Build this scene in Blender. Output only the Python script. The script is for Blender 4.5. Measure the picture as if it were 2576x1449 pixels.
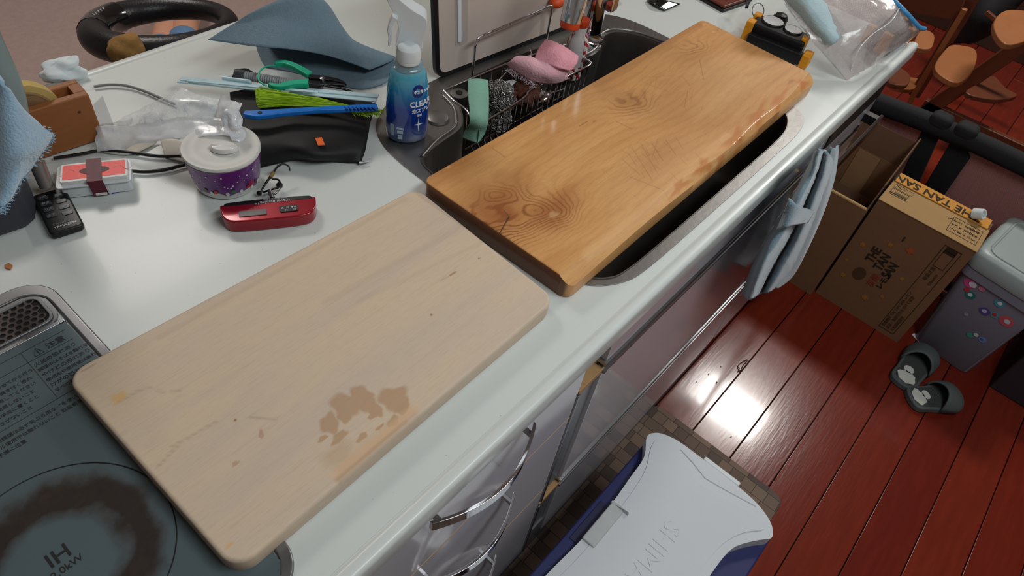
import bpy, bmesh, math, random
import numpy as np
from mathutils import Vector, Matrix
random.seed(7); np.random.seed(7)
for _o in list(bpy.data.objects): bpy.data.objects.remove(_o)
SC = bpy.context.scene; COL = SC.collection
# ------------------------------------------------------------------ camera
CF = 1772.18
CR = np.array([[0.65312169, -0.74634883, 0.12816137], [-0.50494845, -0.55535459, -0.66076346], [0.56432182, 0.36684406, -0.73957171]])
CC = np.array([0.0, 0.0, 1.57])
cd = bpy.data.cameras.new('camera'); cam = bpy.data.objects.new('camera', cd); COL.objects.link(cam)
cd.sensor_width = 36; cd.lens = CF / 2576 * 36; cd.clip_start = .02
cam.matrix_world = Matrix(((CR[0][0], -CR[1][0], -CR[2][0], 0), (CR[0][1], -CR[1][1], -CR[2][1], 0), (CR[0][2], -CR[1][2], -CR[2][2], 1.57), (0, 0, 0, 1)))
SC.camera = cam
# ------------------------------------------------------------------ light and exposure
W = bpy.data.worlds.new('world'); SC.world = W; W.use_nodes = True
W.node_tree.nodes['Background'].inputs[0].default_value = (.75, .85, 1, 1); W.node_tree.nodes['Background'].inputs[1].default_value = .35
def area(name, loc, target, sx, sy, power, col):
    l = bpy.data.lights.new(name, 'AREA'); l.shape = 'RECTANGLE'; l.size = sx; l.size_y = sy; l.energy = power; l.color = col
    o = bpy.data.objects.new(name, l); COL.objects.link(o); o.location = loc
    o.rotation_euler = (Vector(target) - Vector(loc)).to_track_quat('-Z', 'Y').to_euler()
    return o
area('dining_light', (3.3, .28, 2.36), (3.0, .28, 0), .62, .30, 40, (1, .97, .92))
area('kitchen_light', (.75, -.55, 2.37), (.75, -.4, 0), 1.1, .35, 22, (.90, .97, 1))
area('living_light', (.8, 2.35, 2.37), (.8, 2.3, 0), .6, .6, 22, (1, .93, .87))
SC.view_settings.view_transform = 'Standard'; SC.view_settings.look = 'None'; SC.view_settings.gamma = 1
SC.view_settings.use_curve_mapping = False; SC.view_settings.exposure = -.22
# ------------------------------------------------------------------ helpers
def ray(px, py): return CR.T @ np.array([(px - 1288) / CF, (py - 724.5) / CF, 1])
def G(px, py, z=.85):
    d = ray(px, py); p = CC + d * (z - CC[2]) / d[2]; return Vector(p)
def FY(px, py, y):
    d = ray(px, py); return Vector(CC + d * (y - CC[1]) / d[1])
def FX(px, py, x):
    d = ray(px, py); return Vector(CC + d * (x - CC[0]) / d[0])
def lin(c):
    return tuple((v / 255 / 12.92 if v / 255 <= .04045 else ((v / 255 + .055) / 1.055) ** 2.4) for v in c) + (1,)
MATS = {}
def N(nt, t, **kw):
    n = nt.nodes.new(t)
    for k, v in kw.items():
        if k.startswith('i_'):
            key = k[2:]; key = int(key) if key.isdigit() else key.replace('_', ' ')
            n.inputs[key].default_value = v
        else: setattr(n, k, v)
    return n
def mat(name, rgb, rough=.5, metal=0, var=.12, scale=30, bump=0, bscale=200, spec=.5, trans=0, alpha=1, emit=0, coat=0, stretch=None, sheen=0, thin=False, ior=1.45):
    if name in MATS: return MATS[name]
    m = bpy.data.materials.new(name); m.use_nodes = True; nt = m.node_tree; L = nt.links.new
    b = nt.nodes['Principled BSDF']
    b.inputs['Roughness'].default_value = rough; b.inputs['Metallic'].default_value = metal
    b.inputs['Specular IOR Level'].default_value = spec; b.inputs['Transmission Weight'].default_value = trans
    b.inputs['Alpha'].default_value = alpha; b.inputs['Coat Weight'].default_value = coat; b.inputs['Coat Roughness'].default_value = .08
    b.inputs['IOR'].default_value = ior; b.inputs['Sheen Weight'].default_value = sheen
    c = lin(rgb)
    tc = N(nt, 'ShaderNodeTexCoord'); mp = N(nt, 'ShaderNodeMapping'); L(tc.outputs['Object'], mp.inputs[0])
    if stretch: mp.inputs['Scale'].default_value = stretch
    no = N(nt, 'ShaderNodeTexNoise', i_Scale=scale, i_Detail=5.0); L(mp.outputs[0], no.inputs['Vector'])
    mx = N(nt, 'ShaderNodeMix', data_type='RGBA'); L(no.outputs['Fac'], mx.inputs[0])
    mx.inputs[6].default_value = tuple(v * (1 - var) for v in c[:3]) + (1,); mx.inputs[7].default_value = tuple(min(1, v * (1 + var)) for v in c[:3]) + (1,)
    L(mx.outputs[2], b.inputs['Base Color'])
    if bump:
        n2 = N(nt, 'ShaderNodeTexNoise', i_Scale=bscale, i_Detail=3.0); L(mp.outputs[0], n2.inputs['Vector'])
        bu = N(nt, 'ShaderNodeBump', i_Strength=bump, i_Distance=.002); L(n2.outputs['Fac'], bu.inputs['Height']); L(bu.outputs[0], b.inputs['Normal'])
    if emit:
        b.inputs['Emission Color'].default_value = c; b.inputs['Emission Strength'].default_value = emit
    MATS[name] = m; m['mix'] = 0
    return m
def root(name, loc=(0, 0, 0), label=None, cat=None, group=None, kind=None):
    o = bpy.data.objects.new(name, None); COL.objects.link(o); o.location = loc; o.empty_display_size = .02
    tag(o, label, cat, group, kind); return o
def tag(o, label=None, cat=None, group=None, kind=None):
    if label: o['label'] = label
    if cat: o['category'] = cat
    if group: o['group'] = group
    if kind: o['kind'] = kind
    return o
def wloc(o):
    v = Vector(o.location)
    while o.parent: o = o.parent; v = v + Vector(o.location)
    return v
def obj(name, verts, faces, m, parent=None, smooth=False, label=None, cat=None, group=None, kind=None, bevel=0, seg=2, solid=0, sub=0, soff=0, angle=None):
    me = bpy.data.meshes.new(name)
    V = np.array([tuple(v) for v in verts], float).reshape(-1, 3)
    if parent is not None: piv = np.array(wloc(parent))
    else: piv = np.array([(V[:, 0].min() + V[:, 0].max()) / 2, (V[:, 1].min() + V[:, 1].max()) / 2, V[:, 2].min()])
    me.from_pydata((V - piv).tolist(), [], [list(f) for f in faces])
    bm = bmesh.new(); bm.from_mesh(me); bmesh.ops.recalc_face_normals(bm, faces=bm.faces); bm.to_mesh(me); bm.free()
    for mm in (m if isinstance(m, (list, tuple)) else [m]): me.materials.append(mm)
    o = bpy.data.objects.new(name, me); COL.objects.link(o)
    if parent is not None: o.parent = parent
    else: o.location = piv
    if smooth:
        me.polygons.foreach_set('use_smooth', [True] * len(me.polygons))
        if angle: me.set_sharp_from_angle(angle=math.radians(angle))
    tag(o, label, cat, group, kind)
    if solid:
        s = o.modifiers.new('thickness', 'SOLIDIFY'); s.thickness = solid; s.offset = soff
    if bevel:
        b = o.modifiers.new('bevel', 'BEVEL'); b.width = bevel; b.segments = seg; b.limit_method = 'ANGLE'; b.angle_limit = math.radians(35)
        if not smooth:
            me.polygons.foreach_set('use_smooth', [True] * len(me.polygons)); me.set_sharp_from_angle(angle=math.radians(30)); 
            b.harden_normals = True
    if sub:
        s = o.modifiers.new('subdivision', 'SUBSURF'); s.levels = sub; s.render_levels = sub
    return o
def boxg(x0, x1, y0, y1, z0, z1):
    v = [(x, y, z) for x in (x0, x1) for y in (y0, y1) for z in (z0, z1)]
    return v, [(0, 1, 3, 2), (4, 6, 7, 5), (0, 4, 5, 1), (2, 3, 7, 6), (0, 2, 6, 4), (1, 5, 7, 3)]
def box(name, x0, x1, y0, y1, z0, z1, m, parent=None, **k):
    v, f = boxg(x0, x1, y0, y1, z0, z1); return obj(name, v, f, m, parent, **k)
def obox(name, c, U, V, Wv, m, parent=None, **k):   # oriented box: centre, three half axes
    c, U, V, Wv = map(Vector, (c, U, V, Wv))
    vs = [c + U * a + V * b + Wv * d for a in (-1, 1) for b in (-1, 1) for d in (-1, 1)]
    return obj(name, vs, boxg(0, 1, 0, 1, 0, 1)[1], m, parent, **k)
def merge(parts):
    V = []; F = []
    for v, f in parts:
        n = len(V); V += [tuple(p) for p in v]; F += [[i + n for i in q] for q in f]
    return V, F
def prismg(pts, z0, z1):     # pts: xy outline (z0,z1 numbers)
    n = len(pts); V = [(p[0], p[1], z0) for p in pts] + [(p[0], p[1], z1) for p in pts]
    F = [list(range(n))[::-1], list(range(n, 2 * n))] + [[i, (i + 1) % n, n + (i + 1) % n, n + i] for i in range(n)]
    return V, F
def prism(name, pts, z0, z1, m, parent=None, **k):
    v, f = prismg(pts, z0, z1); return obj(name, v, f, m, parent, **k)
def slab(name, O, U, V, pts, t, m, parent=None, **k):  # outline in plane (O;U,V), extruded by t along the normal
    O, U, V = Vector(O), Vector(U).normalized(), Vector(V).normalized(); n = U.cross(V)
    a = [O + U * p[0] + V * p[1] for p in pts]; nn = len(a)
    vs = a + [p + n * t for p in a]
    F = [list(range(nn))[::-1], list(range(nn, 2 * nn))] + [[i, (i + 1) % nn, nn + (i + 1) % nn, nn + i] for i in range(nn)]
    return obj(name, vs, F, m, parent, **k)
def xy(pts, z=.85): return [tuple(G(*p, z)[:2]) for p in pts]
def smoothpoly(pts, n=4, closed=True):
    P = [Vector(p) for p in pts]; N_ = len(P); out = []
    rng = range(N_) if closed else range(N_ - 1)
    for i in rng:
        if closed: a, b, c, d = P[i - 1], P[i], P[(i + 1) % N_], P[(i + 2) % N_]
        else: a, b, c, d = P[max(i - 1, 0)], P[i], P[i + 1], P[min(i + 2, N_ - 1)]
        for k in range(n):
            t = k / n
            out.append(.5 * ((2 * b) + (c - a) * t + (2 * a - 5 * b + 4 * c - d) * t * t + (3 * b - a - 3 * c + d) * t ** 3))
    if not closed: out.append(P[-1])
    return out
def rrect(x0, x1, y0, y1, r, n=5):
    out = []
    for cx, cy, a0 in ((x1 - r, y1 - r, 0), (x0 + r, y1 - r, 90), (x0 + r, y0 + r, 180), (x1 - r, y0 + r, 270)):
        for k in range(n + 1):
            a = math.radians(a0 + 90 * k / n); out.append((cx + r * math.cos(a), cy + r * math.sin(a)))
    return out
def tubeg(P, r, n=8, closed=False, cap=True):
    P = [Vector(p) for p in P]; V = []; F = []; m = len(P); up = None
    rr = r if isinstance(r, (list, tuple)) else [r] * m
    for i, p in enumerate(P):
        if closed: t = (P[(i + 1) % m] - P[i - 1]).normalized()
        else: t = (P[min(i + 1, m - 1)] - P[max(i - 1, 0)]).normalized()
        if up is None:
            up = Vector((0, 0, 1)) if abs(t.z) < .9 else Vector((1, 0, 0))
        s = t.cross(up)
        if s.length < 1e-6: s = t.cross(Vector((0, 1, 0)))
        s.normalize(); up = s.cross(t).normalized()
        for k in range(n):
            a = 2 * math.pi * k / n; V.append(p + (s * math.cos(a) + up * math.sin(a)) * rr[i])
    for i in range(m if closed else m - 1):
        for k in range(n):
            j = (i + 1) % m
            F.append([i * n + k, i * n + (k + 1) % n, j * n + (k + 1) % n, j * n + k])
    if cap and not closed: F += [list(range(n))[::-1], list(range((m - 1) * n, m * n))]
    return V, F
def tube(name, P, r, m, parent=None, n=8, closed=False, sm=0, **k):
    if sm: P = smoothpoly(P, sm, closed)
    if isinstance(r, (list, tuple)) and len(r) != len(P):
        r = list(np.interp(np.linspace(0, 1, len(P)), np.linspace(0, 1, len(r)), r))
    v, f = tubeg(P, r, n, closed); k.setdefault('smooth', True); k.setdefault('angle', 60); return obj(name, v, f, m, parent, **k)
def latheg(prof, C, n=32, axis=(0, 0, 1), sx=1, sy=1, rot=0):
    q = Vector((0, 0, 1)).rotation_difference(Vector(axis).normalized()); V = []; F = []; C = Vector(C)
    for r, h in prof:
        for k in range(n):
            a = 2 * math.pi * k / n
            p = Vector((r * math.cos(a) * sx, r * math.sin(a) * sy, 0)); p.rotate(Matrix.Rotation(rot, 3, 'Z')); p.z = h
            V.append(C + q @ p)
    for i in range(len(prof) - 1):
        for k in range(n): F.append([i * n + k, i * n + (k + 1) % n, (i + 1) * n + (k + 1) % n, (i + 1) * n + k])
    if prof[0][0] > 1e-5: F.append(list(range(n))[::-1])
    if prof[-1][0] > 1e-5: F.append(list(range((len(prof) - 1) * n, len(prof) * n)))
    return V, F
def lathe(name, prof, C, m, parent=None, n=32, axis=(0, 0, 1), sx=1, sy=1, rot=0, **k):
    v, f = latheg(prof, C, n, axis, sx, sy, rot); k.setdefault('smooth', True); k.setdefault('angle', 40); return obj(name, v, f, m, parent, **k)
def loftg(rows, nu=6, nv=6, wob=0, wf=40):
    rows = [smoothpoly(r, nu, False) for r in rows]
    cols = [smoothpoly([r[i] for r in rows], nv, False) for i in range(len(rows[0]))]
    a, b = len(cols), len(cols[0]); V = []
    for i in range(a):
        for j in range(b):
            p = cols[i][j].copy()
            if wob:
                from mathutils import noise
                p += Vector(noise.noise_vector(p * wf)) * wob
            V.append(p)
    F = [[i * b + j, (i + 1) * b + j, (i + 1) * b + j + 1, i * b + j + 1] for i in range(a - 1) for j in range(b - 1)]
    return V, F
def loft(name, rows, m, parent=None, nu=6, nv=6, wob=0, wf=40, solid=.001, **k):
    v, f = loftg(rows, nu, nv, wob, wf); return obj(name, v, f, m, parent, smooth=True, solid=solid, **k)
def blob(name, C, r, m, parent=None, amp=.15, f=8, sub=3, seed=0, **k):
    from mathutils import noise
    bm = bmesh.new(); bmesh.ops.create_icosphere(bm, subdivisions=sub, radius=1)
    V = []
    for v in bm.verts:
        d = v.co.normalized(); s = 1 + amp * noise.noise(d * f + Vector((seed, seed * 2, 0)))
        V.append((C[0] + d.x * r[0] * s, C[1] + d.y * r[1] * s, C[2] + d.z * r[2] * s))
    F = [[v.index for v in q.verts] for q in bm.faces]; bm.free()
    return obj(name, V, F, m, parent, smooth=True, **k)
def text(s, O, U, V, size, m, parent, name='lettering', ext=.0003, bold=0, align='LEFT', sx=1, **k):
    cu = bpy.data.curves.new('t', 'FONT'); cu.body = s; cu.size = size; cu.extrude = ext; cu.offset = bold * size; cu.resolution_u = 3
    cu.align_x = align; cu.align_y = 'CENTER'
    t = bpy.data.objects.new('t', cu); COL.objects.link(t)
    dg = bpy.context.evaluated_depsgraph_get(); me = bpy.data.meshes.new_from_object(t.evaluated_get(dg))
    bpy.data.objects.remove(t)
    me.name = name
    U = Vector(U).normalized(); V = Vector(V); V = (V - U * V.dot(U)).normalized(); n = U.cross(V)
    M = Matrix(((U.x * sx, V.x, n.x, O[0]), (U.y * sx, V.y, n.y, O[1]), (U.z * sx, V.z, n.z, O[2]), (0, 0, 0, 1)))
    me.transform(Matrix.Translation(-wloc(parent)) @ M)
    me.materials.clear(); me.materials.append(m)
    o = bpy.data.objects.new(name, me); COL.objects.link(o); o.parent = parent
    tag(o, **k); return o
X_, Y_, Z_ = Vector((1, 0, 0)), Vector((0, 1, 0)), Vector((0, 0, 1))
# ------------------------------------------------------------------ materials
white_top = mat('counter_white', (208, 213, 209), .34, var=.03, scale=6, coat=.06)
def speckle():
    m = white_top; nt = m.node_tree; L = nt.links.new; b = nt.nodes['Principled BSDF']; src = b.inputs['Base Color'].links[0].from_socket
    tc = N(nt, 'ShaderNodeTexCoord'); vo = N(nt, 'ShaderNodeTexVoronoi', i_Scale=55.0); L(tc.outputs['Object'], vo.inputs['Vector'])
    n2 = N(nt, 'ShaderNodeTexNoise', i_Scale=70.0, i_Detail=2.0); L(tc.outputs['Object'], n2.inputs['Vector'])
    ma = N(nt, 'ShaderNodeMath', operation='MULTIPLY_ADD', i_1=.12, i_2=-.025); L(n2.outputs['Fac'], ma.inputs[0])
    lt = N(nt, 'ShaderNodeMath', operation='LESS_THAN'); L(vo.outputs['Distance'], lt.inputs[0]); L(ma.outputs[0], lt.inputs[1])
    sc = N(nt, 'ShaderNodeMath', operation='MULTIPLY', i_1=.5); L(lt.outputs[0], sc.inputs[0])
    mx = N(nt, 'ShaderNodeMix', data_type='RGBA'); L(sc.outputs[0], mx.inputs[0]); L(src, mx.inputs[6]); mx.inputs[7].default_value = lin((90, 92, 88))
    L(mx.outputs[2], b.inputs['Base Color'])
speckle()
steel = mat('brushed_steel', (150, 150, 150), .28, 1, var=.15, scale=50, bump=.08, bscale=400)
sink_steel = mat('sink_steel', (140, 138, 135), .42, .95, var=.18, scale=14, bump=.10, bscale=90)
basin_steel = mat('basin_steel', (112, 106, 100), .42, .85, var=.3, scale=14, bump=.15, bscale=90)
chrome = mat('chrome', (215, 216, 220), .07, 1, var=.02)
lacquer = mat('lacquer_grey', (204, 202, 208), .10, var=.02, scale=3, spec=.5, coat=.4)
alu = mat('aluminium', (165, 167, 170), .3, 1, var=.06, scale=80)
dark_gap = mat('dark_gap', (22, 20, 20), .7)
edge_tan = mat('edge_tan', (176, 138, 92), .6)
black_pl = mat('black_plastic', (20, 20, 22), .4, var=.2)
soft_black = mat('black_cloth', (16, 15, 18), .85, var=.3, scale=120, bump=.3)
white_pl = mat('white_plastic', (214, 220, 222), .38, var=.04, scale=20)
grey_pl = mat('grey_plastic', (72, 74, 80), .5)
ink = mat('black_ink', (28, 24, 22), .6)
silver_ink = mat('silver_ink', (190, 192, 195), .35)
# ------------------------------------------------------------------ room shell
def attr_col(m, nm, dark, light):
    nt = m.node_tree; b = nt.nodes['Principled BSDF']
def wallm(): return mat('wall_paint', (196, 190, 184), .8, var=.03, scale=20, bump=.1)
X0, X1, Y0, Y1, ZC = -1.6, 5.2, -2.0, 4.2, 2.4
sub = box('floor', X0, X1, Y0, 1.02, -.06, -.012, mat('subfloor', (40, 18, 12), .7), kind='structure')
box('floor', X0, X1, 1.02, Y1, -.06, -.004, mat('subfloor_screed', (120, 110, 100), .8), kind='structure')
for nm, a in (('wall_left', (X0, X1, Y1, Y1 + .1, -.05, ZC)), ('wall_right', (X0, X1, Y0 - .1, Y0, -.05, ZC)), ('wall_far', (X1, X1 + .1, Y0, Y1, -.05, ZC)), ('wall_near', (X0 - .1, X0, Y0, Y1, -.05, ZC))):
    box(nm, *a, wallm(), kind='structure')
box('ceiling', X0, X1, Y0, Y1, ZC, ZC + .1, mat('ceiling_paper', (215, 213, 208), .85, var=.02), kind='structure')
# floor planks, red-brown lacquered
def plank_mats():
    out = []
    for i, c in enumerate([(112, 34, 20), (106, 31, 19), (116, 38, 22), (108, 34, 21)]):
        m = mat('plank_red_%d' % i, c, .2, var=.30, scale=7, stretch=(1.2, 9, 9), bump=.10, bscale=16, spec=.5, coat=.35)
        out.append(m)
    return out
PM = plank_mats(); pw = .1145; cache = {}
rows_ = [(.2325 - pw * k) for k in range(-7, 19)]
for k, ytop in enumerate(rows_):
    y1 = ytop; y0 = ytop - pw
    if y0 < Y0: break
    x = X0 + random.uniform(-2.6, -.6)
    while x < X1:
        L_ = 3.6; a, b_ = max(x, X0), min(x + L_, X1)
        if b_ - a > .05:
            bx = [((a + .0006), b_ - .0006)]
            box('plank', a + .0006, b_ - .0006, y0 + .0012, y1 - .0012, -.012, 0, random.choice(PM), sub, bevel=.0012, seg=1)
        x += L_
carpet = box('carpet', X0 + .02, X1 - .6, 1.22, Y1 - .05, -.004, .006, mat('carpet_pink_beige', (172, 148, 140), .95, var=.16, scale=60, bump=.5, bscale=400, sheen=.3), label='pinkish beige carpet on the floor beyond the counter', cat='carpet')
# ------------------------------------------------------------------ counter
FYE, BYE, XE = .209, 1.161, 1.835
so = [(.828, .789), (.767, .787), (.72, .788), (.677, .77), (.643, .74), (.624, .701), (.616, .655), (.613, .599), (.611, .5), (.612, .38), (.619, .315), (.638, .281), (.675, .256), (.73, .246), (.9, .244), (1.15, .244), (1.25, .247), (1.305, .262), (1.328, .30), (1.336, .36), (1.340, .5), (1.340, .64), (1.329, .71), (1.298, .755), (1.25, .785), (1.15, .795), (1.0, .793)]
so = [tuple(p[:2]) for p in smoothpoly([(a, b, 0) for a, b in so], 4)]
def ring_faces(outer_idx, inner_idx): pass
def plate_with_hole(name, outer, hole, z0, z1, m, parent=None, **k):
    bm = bmesh.new()
    def loop(pts, z): return [bm.verts.new((p[0], p[1], z)) for p in pts]
    res = []
    for z in (z0, z1):
        lo, lh = loop(outer, z), loop(hole, z); es = []
        for l in (lo, lh):
            for i in range(len(l)): es.append(bm.edges.new((l[i], l[(i + 1) % len(l)])))
        bmesh.ops.triangle_fill(bm, edges=es, use_beauty=True); res.append((lo, lh))
    for w in (0, 1):
        a, b_ = res[0][w], res[1][w]
        for i in range(len(a)): bm.faces.new((a[i], a[(i + 1) % len(a)], b_[(i + 1) % len(a)], b_[i]))
    bm.verts.index_update(); V = [v.co[:] for v in bm.verts]; F = [[v.index for v in f.verts] for f in bm.faces]; bm.free()
    return obj(name, V, F, m, parent, **k)
hole = [(p[0] * 1 + (p[0] < .98) * .004 - (p[0] >= .98) * .004, p[1] - .004 if p[1] > .5 else p[1] + .004) for p in so]
counter = root('kitchen_counter', (.4, .68, .80), 'long white speckled kitchen counter top with rounded front lip', 'counter')
plate_with_hole('worktop', rrect(-1.3, XE, FYE + .021, BYE - .012, .02), hole, .812, .85, white_top, counter)
# lip along the front and rear edges
def prof_x(name, prof, x0, x1, m, parent, **k):
    n = len(prof); V = [(x0, a, b) for a, b in prof] + [(x1, a, b) for a, b in prof]
    return obj(name, V, [list(range(n)), list(range(n, 2 * n))[::-1]] + [[i, n + i, n + (i + 1) % n, (i + 1) % n] for i in range(n)], m, parent, smooth=True, angle=40, **k)
lp = [(.230, .812), (.230, .8492), (.2275, .8500), (.2255, .8516), (.222, .8524), (.2150, .8522), (.2115, .8508), (.2095, .848), (.209, .844), (.209, .818), (.2105, .814), (.214, .812)]
prof_x('front_lip', lp, -1.3, XE, white_top, counter)
prof_x('rear_lip', [(1.37 - a + .0 if False else BYE + FYE - a, b) for a, b in lp], -1.3, XE, white_top, counter)
# ------------------------------------------------------------------ cabinets
FZ = .23
cab = root('sink_cabinet', (1.2, .7, 0), 'glossy pale grey sink cabinet with slim aluminium finger grips', 'cabinet')
cm = mat('cabinet_carcass', (120, 118, 122), .5)
for nm_, a_ in (('side_panel', (.590, .596, FZ + .02, 1.13, .12, .811)), ('side_panel', (1.434, 1.439, FZ + .02, 1.13, .12, .811)), ('bottom_panel', (.596, 1.434, FZ + .02, 1.13, .12, .138)), ('back_panel', (.596, 1.434, 1.112, 1.13, .138, .811))): box(nm_, *a_, cm, cab)
box('kick_board', .581, 1.439, FZ + .004, FZ + .02, 0, .112, mat('kick_grey', (108, 106, 110), .25), cab)
def panel(nm, x0, x1, z0, z1, par, m=lacquer, **k): return box(nm, x0, x1, FZ, FZ + .019, z0, z1, m, par, bevel=.0012, seg=2, **k)
XA, XB, XD = .597, 1.44, 1.82
p1 = panel('drawer', XA + .062, XB, .700, .808, cab)
p2 = panel('drawer', XA + .062, XB, .305, .672, cab)
p3 = panel('drawer', XA + .062, XB, .055, .278, cab)
def grip_x(x0, x1, z, par, nm='finger_grip'):
    # channel: lit upper flange, dark slot, bright lower rail
    o = prof_x(nm, [(FZ + .001, z + .014), (FZ - .0035, z + .013), (FZ - .0035, z + .0075), (FZ + .012, z + .006), (FZ + .012, z - .004), (FZ - .0045, z - .0055), (FZ - .0045, z - .0115), (FZ + .001, z - .013), (FZ + .016, z - .013), (FZ + .016, z + .014)], x0, x1, alu, par)
    box('slot', x0, x1, FZ + .009, FZ + .0125, z - .005, z + .0055, dark_gap, o)
grip_x(XA + .058, XB, .686, p2); grip_x(XA + .058, XB, .2915, p3)
for za, zb, par in ((.30, .672, p2), (.05, .278, p3)):
    o = box('finger_grip', XA - .001, XA + .061, FZ + .008, FZ + .019, za, zb, mat('grip_grey', (150, 152, 156), .35, .6, var=.05), par)
    box('grip_flange', XA - .004, XA + .002, FZ - .003, FZ + .018, za, zb, alu, o, bevel=.001)
for z in (.675, .281): box('edge_banding', XA - .003, XA + .063, FZ - .001, FZ + .019, z - .002, z + .009, edge_tan, cab, bevel=.001)
for (xx, zz) in [(.67, .655), (.695, .657), (.72, .658), (.745, .657)]: # small tick marks of grime under the grip
    box('grime_mark', xx, xx + .006, FZ - .0006, FZ + .001, zz, zz + .005, ink, p2)
# drawer column with bow handles
dc = root('drawer_cabinet', (0, .7, 0), 'glossy pale grey three drawer cabinet with bowed metal handles below the cooktop', 'cabinet')
box('body', -1.28, .588, FZ + .02, 1.13, .0, .8115, MATS['cabinet_carcass'], dc)
box('kick_board', -1.28, .578, FZ + .004, FZ + .02, 0, .112, MATS['kick_grey'], dc)
gold_line = mat('tan_edge_line', (188, 150, 118), .5)
for (za, zb) in ((.6125, .808), (.362, .6095), (.055, .359)):
    d = panel('drawer', .02, XA - .005, za, zb, dc)
    box('edge_line', .02, XA - .005, FZ - .0004, FZ + .01, zb, zb + .0018, gold_line, d)
    zc = {.6125: .765, .362: .56, .055: .31}[za]
    hx0, hx1 = .262, .452; Pn = []
    n = 22; V = []
    for i in range(n + 1):
        t = i / n; x = hx0 + (hx1 - hx0) * t; yb = FZ - .014 - .030 * math.sin(math.pi * t) ** .9
        for a, b_ in ((0, .010), (.005, .010), (.005, -.010), (0, -.010)): V.append((x, yb + a, zc + b_))
    F = [[i * 4 + k, i * 4 + (k + 1) % 4, i * 4 + 4 + (k + 1) % 4, i * 4 + 4 + k] for i in range(n) for k in range(4)] + [[0, 1, 2, 3], [4 * n + 3, 4 * n + 2, 4 * n + 1, 4 * n]]
    h = obj('handle', V, F, chrome, d, bevel=.0008)
    for hx in (hx0 + .012, hx1 - .012): box('bracket', hx - .003, hx + .003, FZ - .018, FZ + .001, zc - .005, zc + .003, alu, h, bevel=.001)
panel('drawer', -1.2, .016, .055, .808, dc)
# dishwasher front at the far end of the run
dw = root('built_in_dishwasher', (1.63, .5, .3), 'dishwasher front with a metal bar handle beyond the sink cabinet', 'dishwasher')
box('body', 1.442, XD - .002, FZ + .019, 1.13, .0, .811, cm, dw)
box('front', XB + .004, XD, FZ - .002, FZ + .018, .06, .808, lacquer, dw, bevel=.001)
box('control_strip', XB + .03, XD - .01, FZ - .006, FZ - .0015, .715, .79, black_pl, dw, bevel=.002)
bar = box('handle', 1.50, 1.80, FZ - .042, FZ - .034, .650, .682, chrome, dw, bevel=.002)
for bx_ in (1.515, 1.785): box('bracket', bx_ - .01, bx_ + .01, FZ - .036, FZ - .001, .655, .677, black_pl, bar)
box('vent_slot', XB + .03, XD - .03, FZ - .004, FZ - .0015, .62, .64, black_pl, dw)
# ------------------------------------------------------------------ sink
sink = root('sink', (.97, .5, .65), 'stainless steel kitchen sink with deep basin under the stained board', 'sink')
bo = [(.638, .62), (.66, .640), (.698, .648), (.751, .655), (.778, .672), (.80, .70), (.815, .735), (.845, .752), (.95, .752), (1.06, .745), (1.105, .72), (1.115, .68), (1.13, .662), (1.146, .659), (1.175, .664), (1.204, .680), (1.235, .690), (1.268, .680), (1.295, .64), (1.308, .58), (1.312, .45), (1.308, .35), (1.292, .300), (1.26, .275), (1.20, .263), (1.05, .262), (.80, .262), (.70, .265), (.665, .275), (.643, .30), (.633, .35), (.630, .5)]
bo = [tuple(p[:2]) for p in smoothpoly([(a, b, 0) for a, b in bo], 4)]
plate_with_hole('flange', so, bo, .8455, .8515, sink_steel, sink, bevel=.002, seg=2)
bc = Vector((.97, .47))
V = []; m_ = len(bo); lv = [(1, .8505), (1.002, .853), (.996, .853), (.990, .845), (.985, .80), (.97, .70), (.95, .66), (.90, .645), (.5, .642), (.1, .64)]
for s, z in lv:
    for p in bo:
        q = bc + (Vector(p) - bc) * s; V.append((q.x, q.y, z))
F = [[i * m_ + k, i * m_ + (k + 1) % m_, (i + 1) * m_ + (k + 1) % m_, (i + 1) * m_ + k] for i in range(len(lv) - 1) for k in range(m_)] + [list(range((len(lv) - 1) * m_, len(lv) * m_))]
obj('basin', V, F, basin_steel, sink, smooth=True, angle=70)
lathe('drain', [(0, .002), (.05, .002), (.055, .006), (.06, .004), (.06, 0), (0, 0)], (.98, .5, .645), sink_steel, sink)
# raised bead next to the faucet and left deck
bead = [(1.10, .735, .8525), (1.11, .69, .853), (1.128, .671, .853), (1.148, .668, .853), (1.178, .674, .853), (1.204, .691, .853), (1.236, .70, .853), (1.27, .69, .853), (1.302, .65, .853), (1.32, .58, .853)]
tube('bead', bead, .0035, sink_steel, sink, sm=4)
tube('bead', [(.652, .642, .852), (.70, .657, .853), (.748, .664, .853), (.770, .68, .853), (.79, .705, .853), (.80, .74, .853)], .003, sink_steel, sink, sm=4)
lathe('drain_cap', [(0, .006), (.014, .006), (.019, .004), (.021, 0)], tuple(G(1100, 298, .852)), sink_steel, sink)
dcp = G(1155, 237, .853)
e = lathe('plug_plate', [(0, .003), (.012, .003), (.016, .002), (.016, 0)], tuple(dcp), sink_steel, sink)
lathe('hole', [(0, .0038), (.006, .0038), (.006, 0)], tuple(dcp + Vector((0, 0, .0003))), dark_gap, e)
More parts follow.
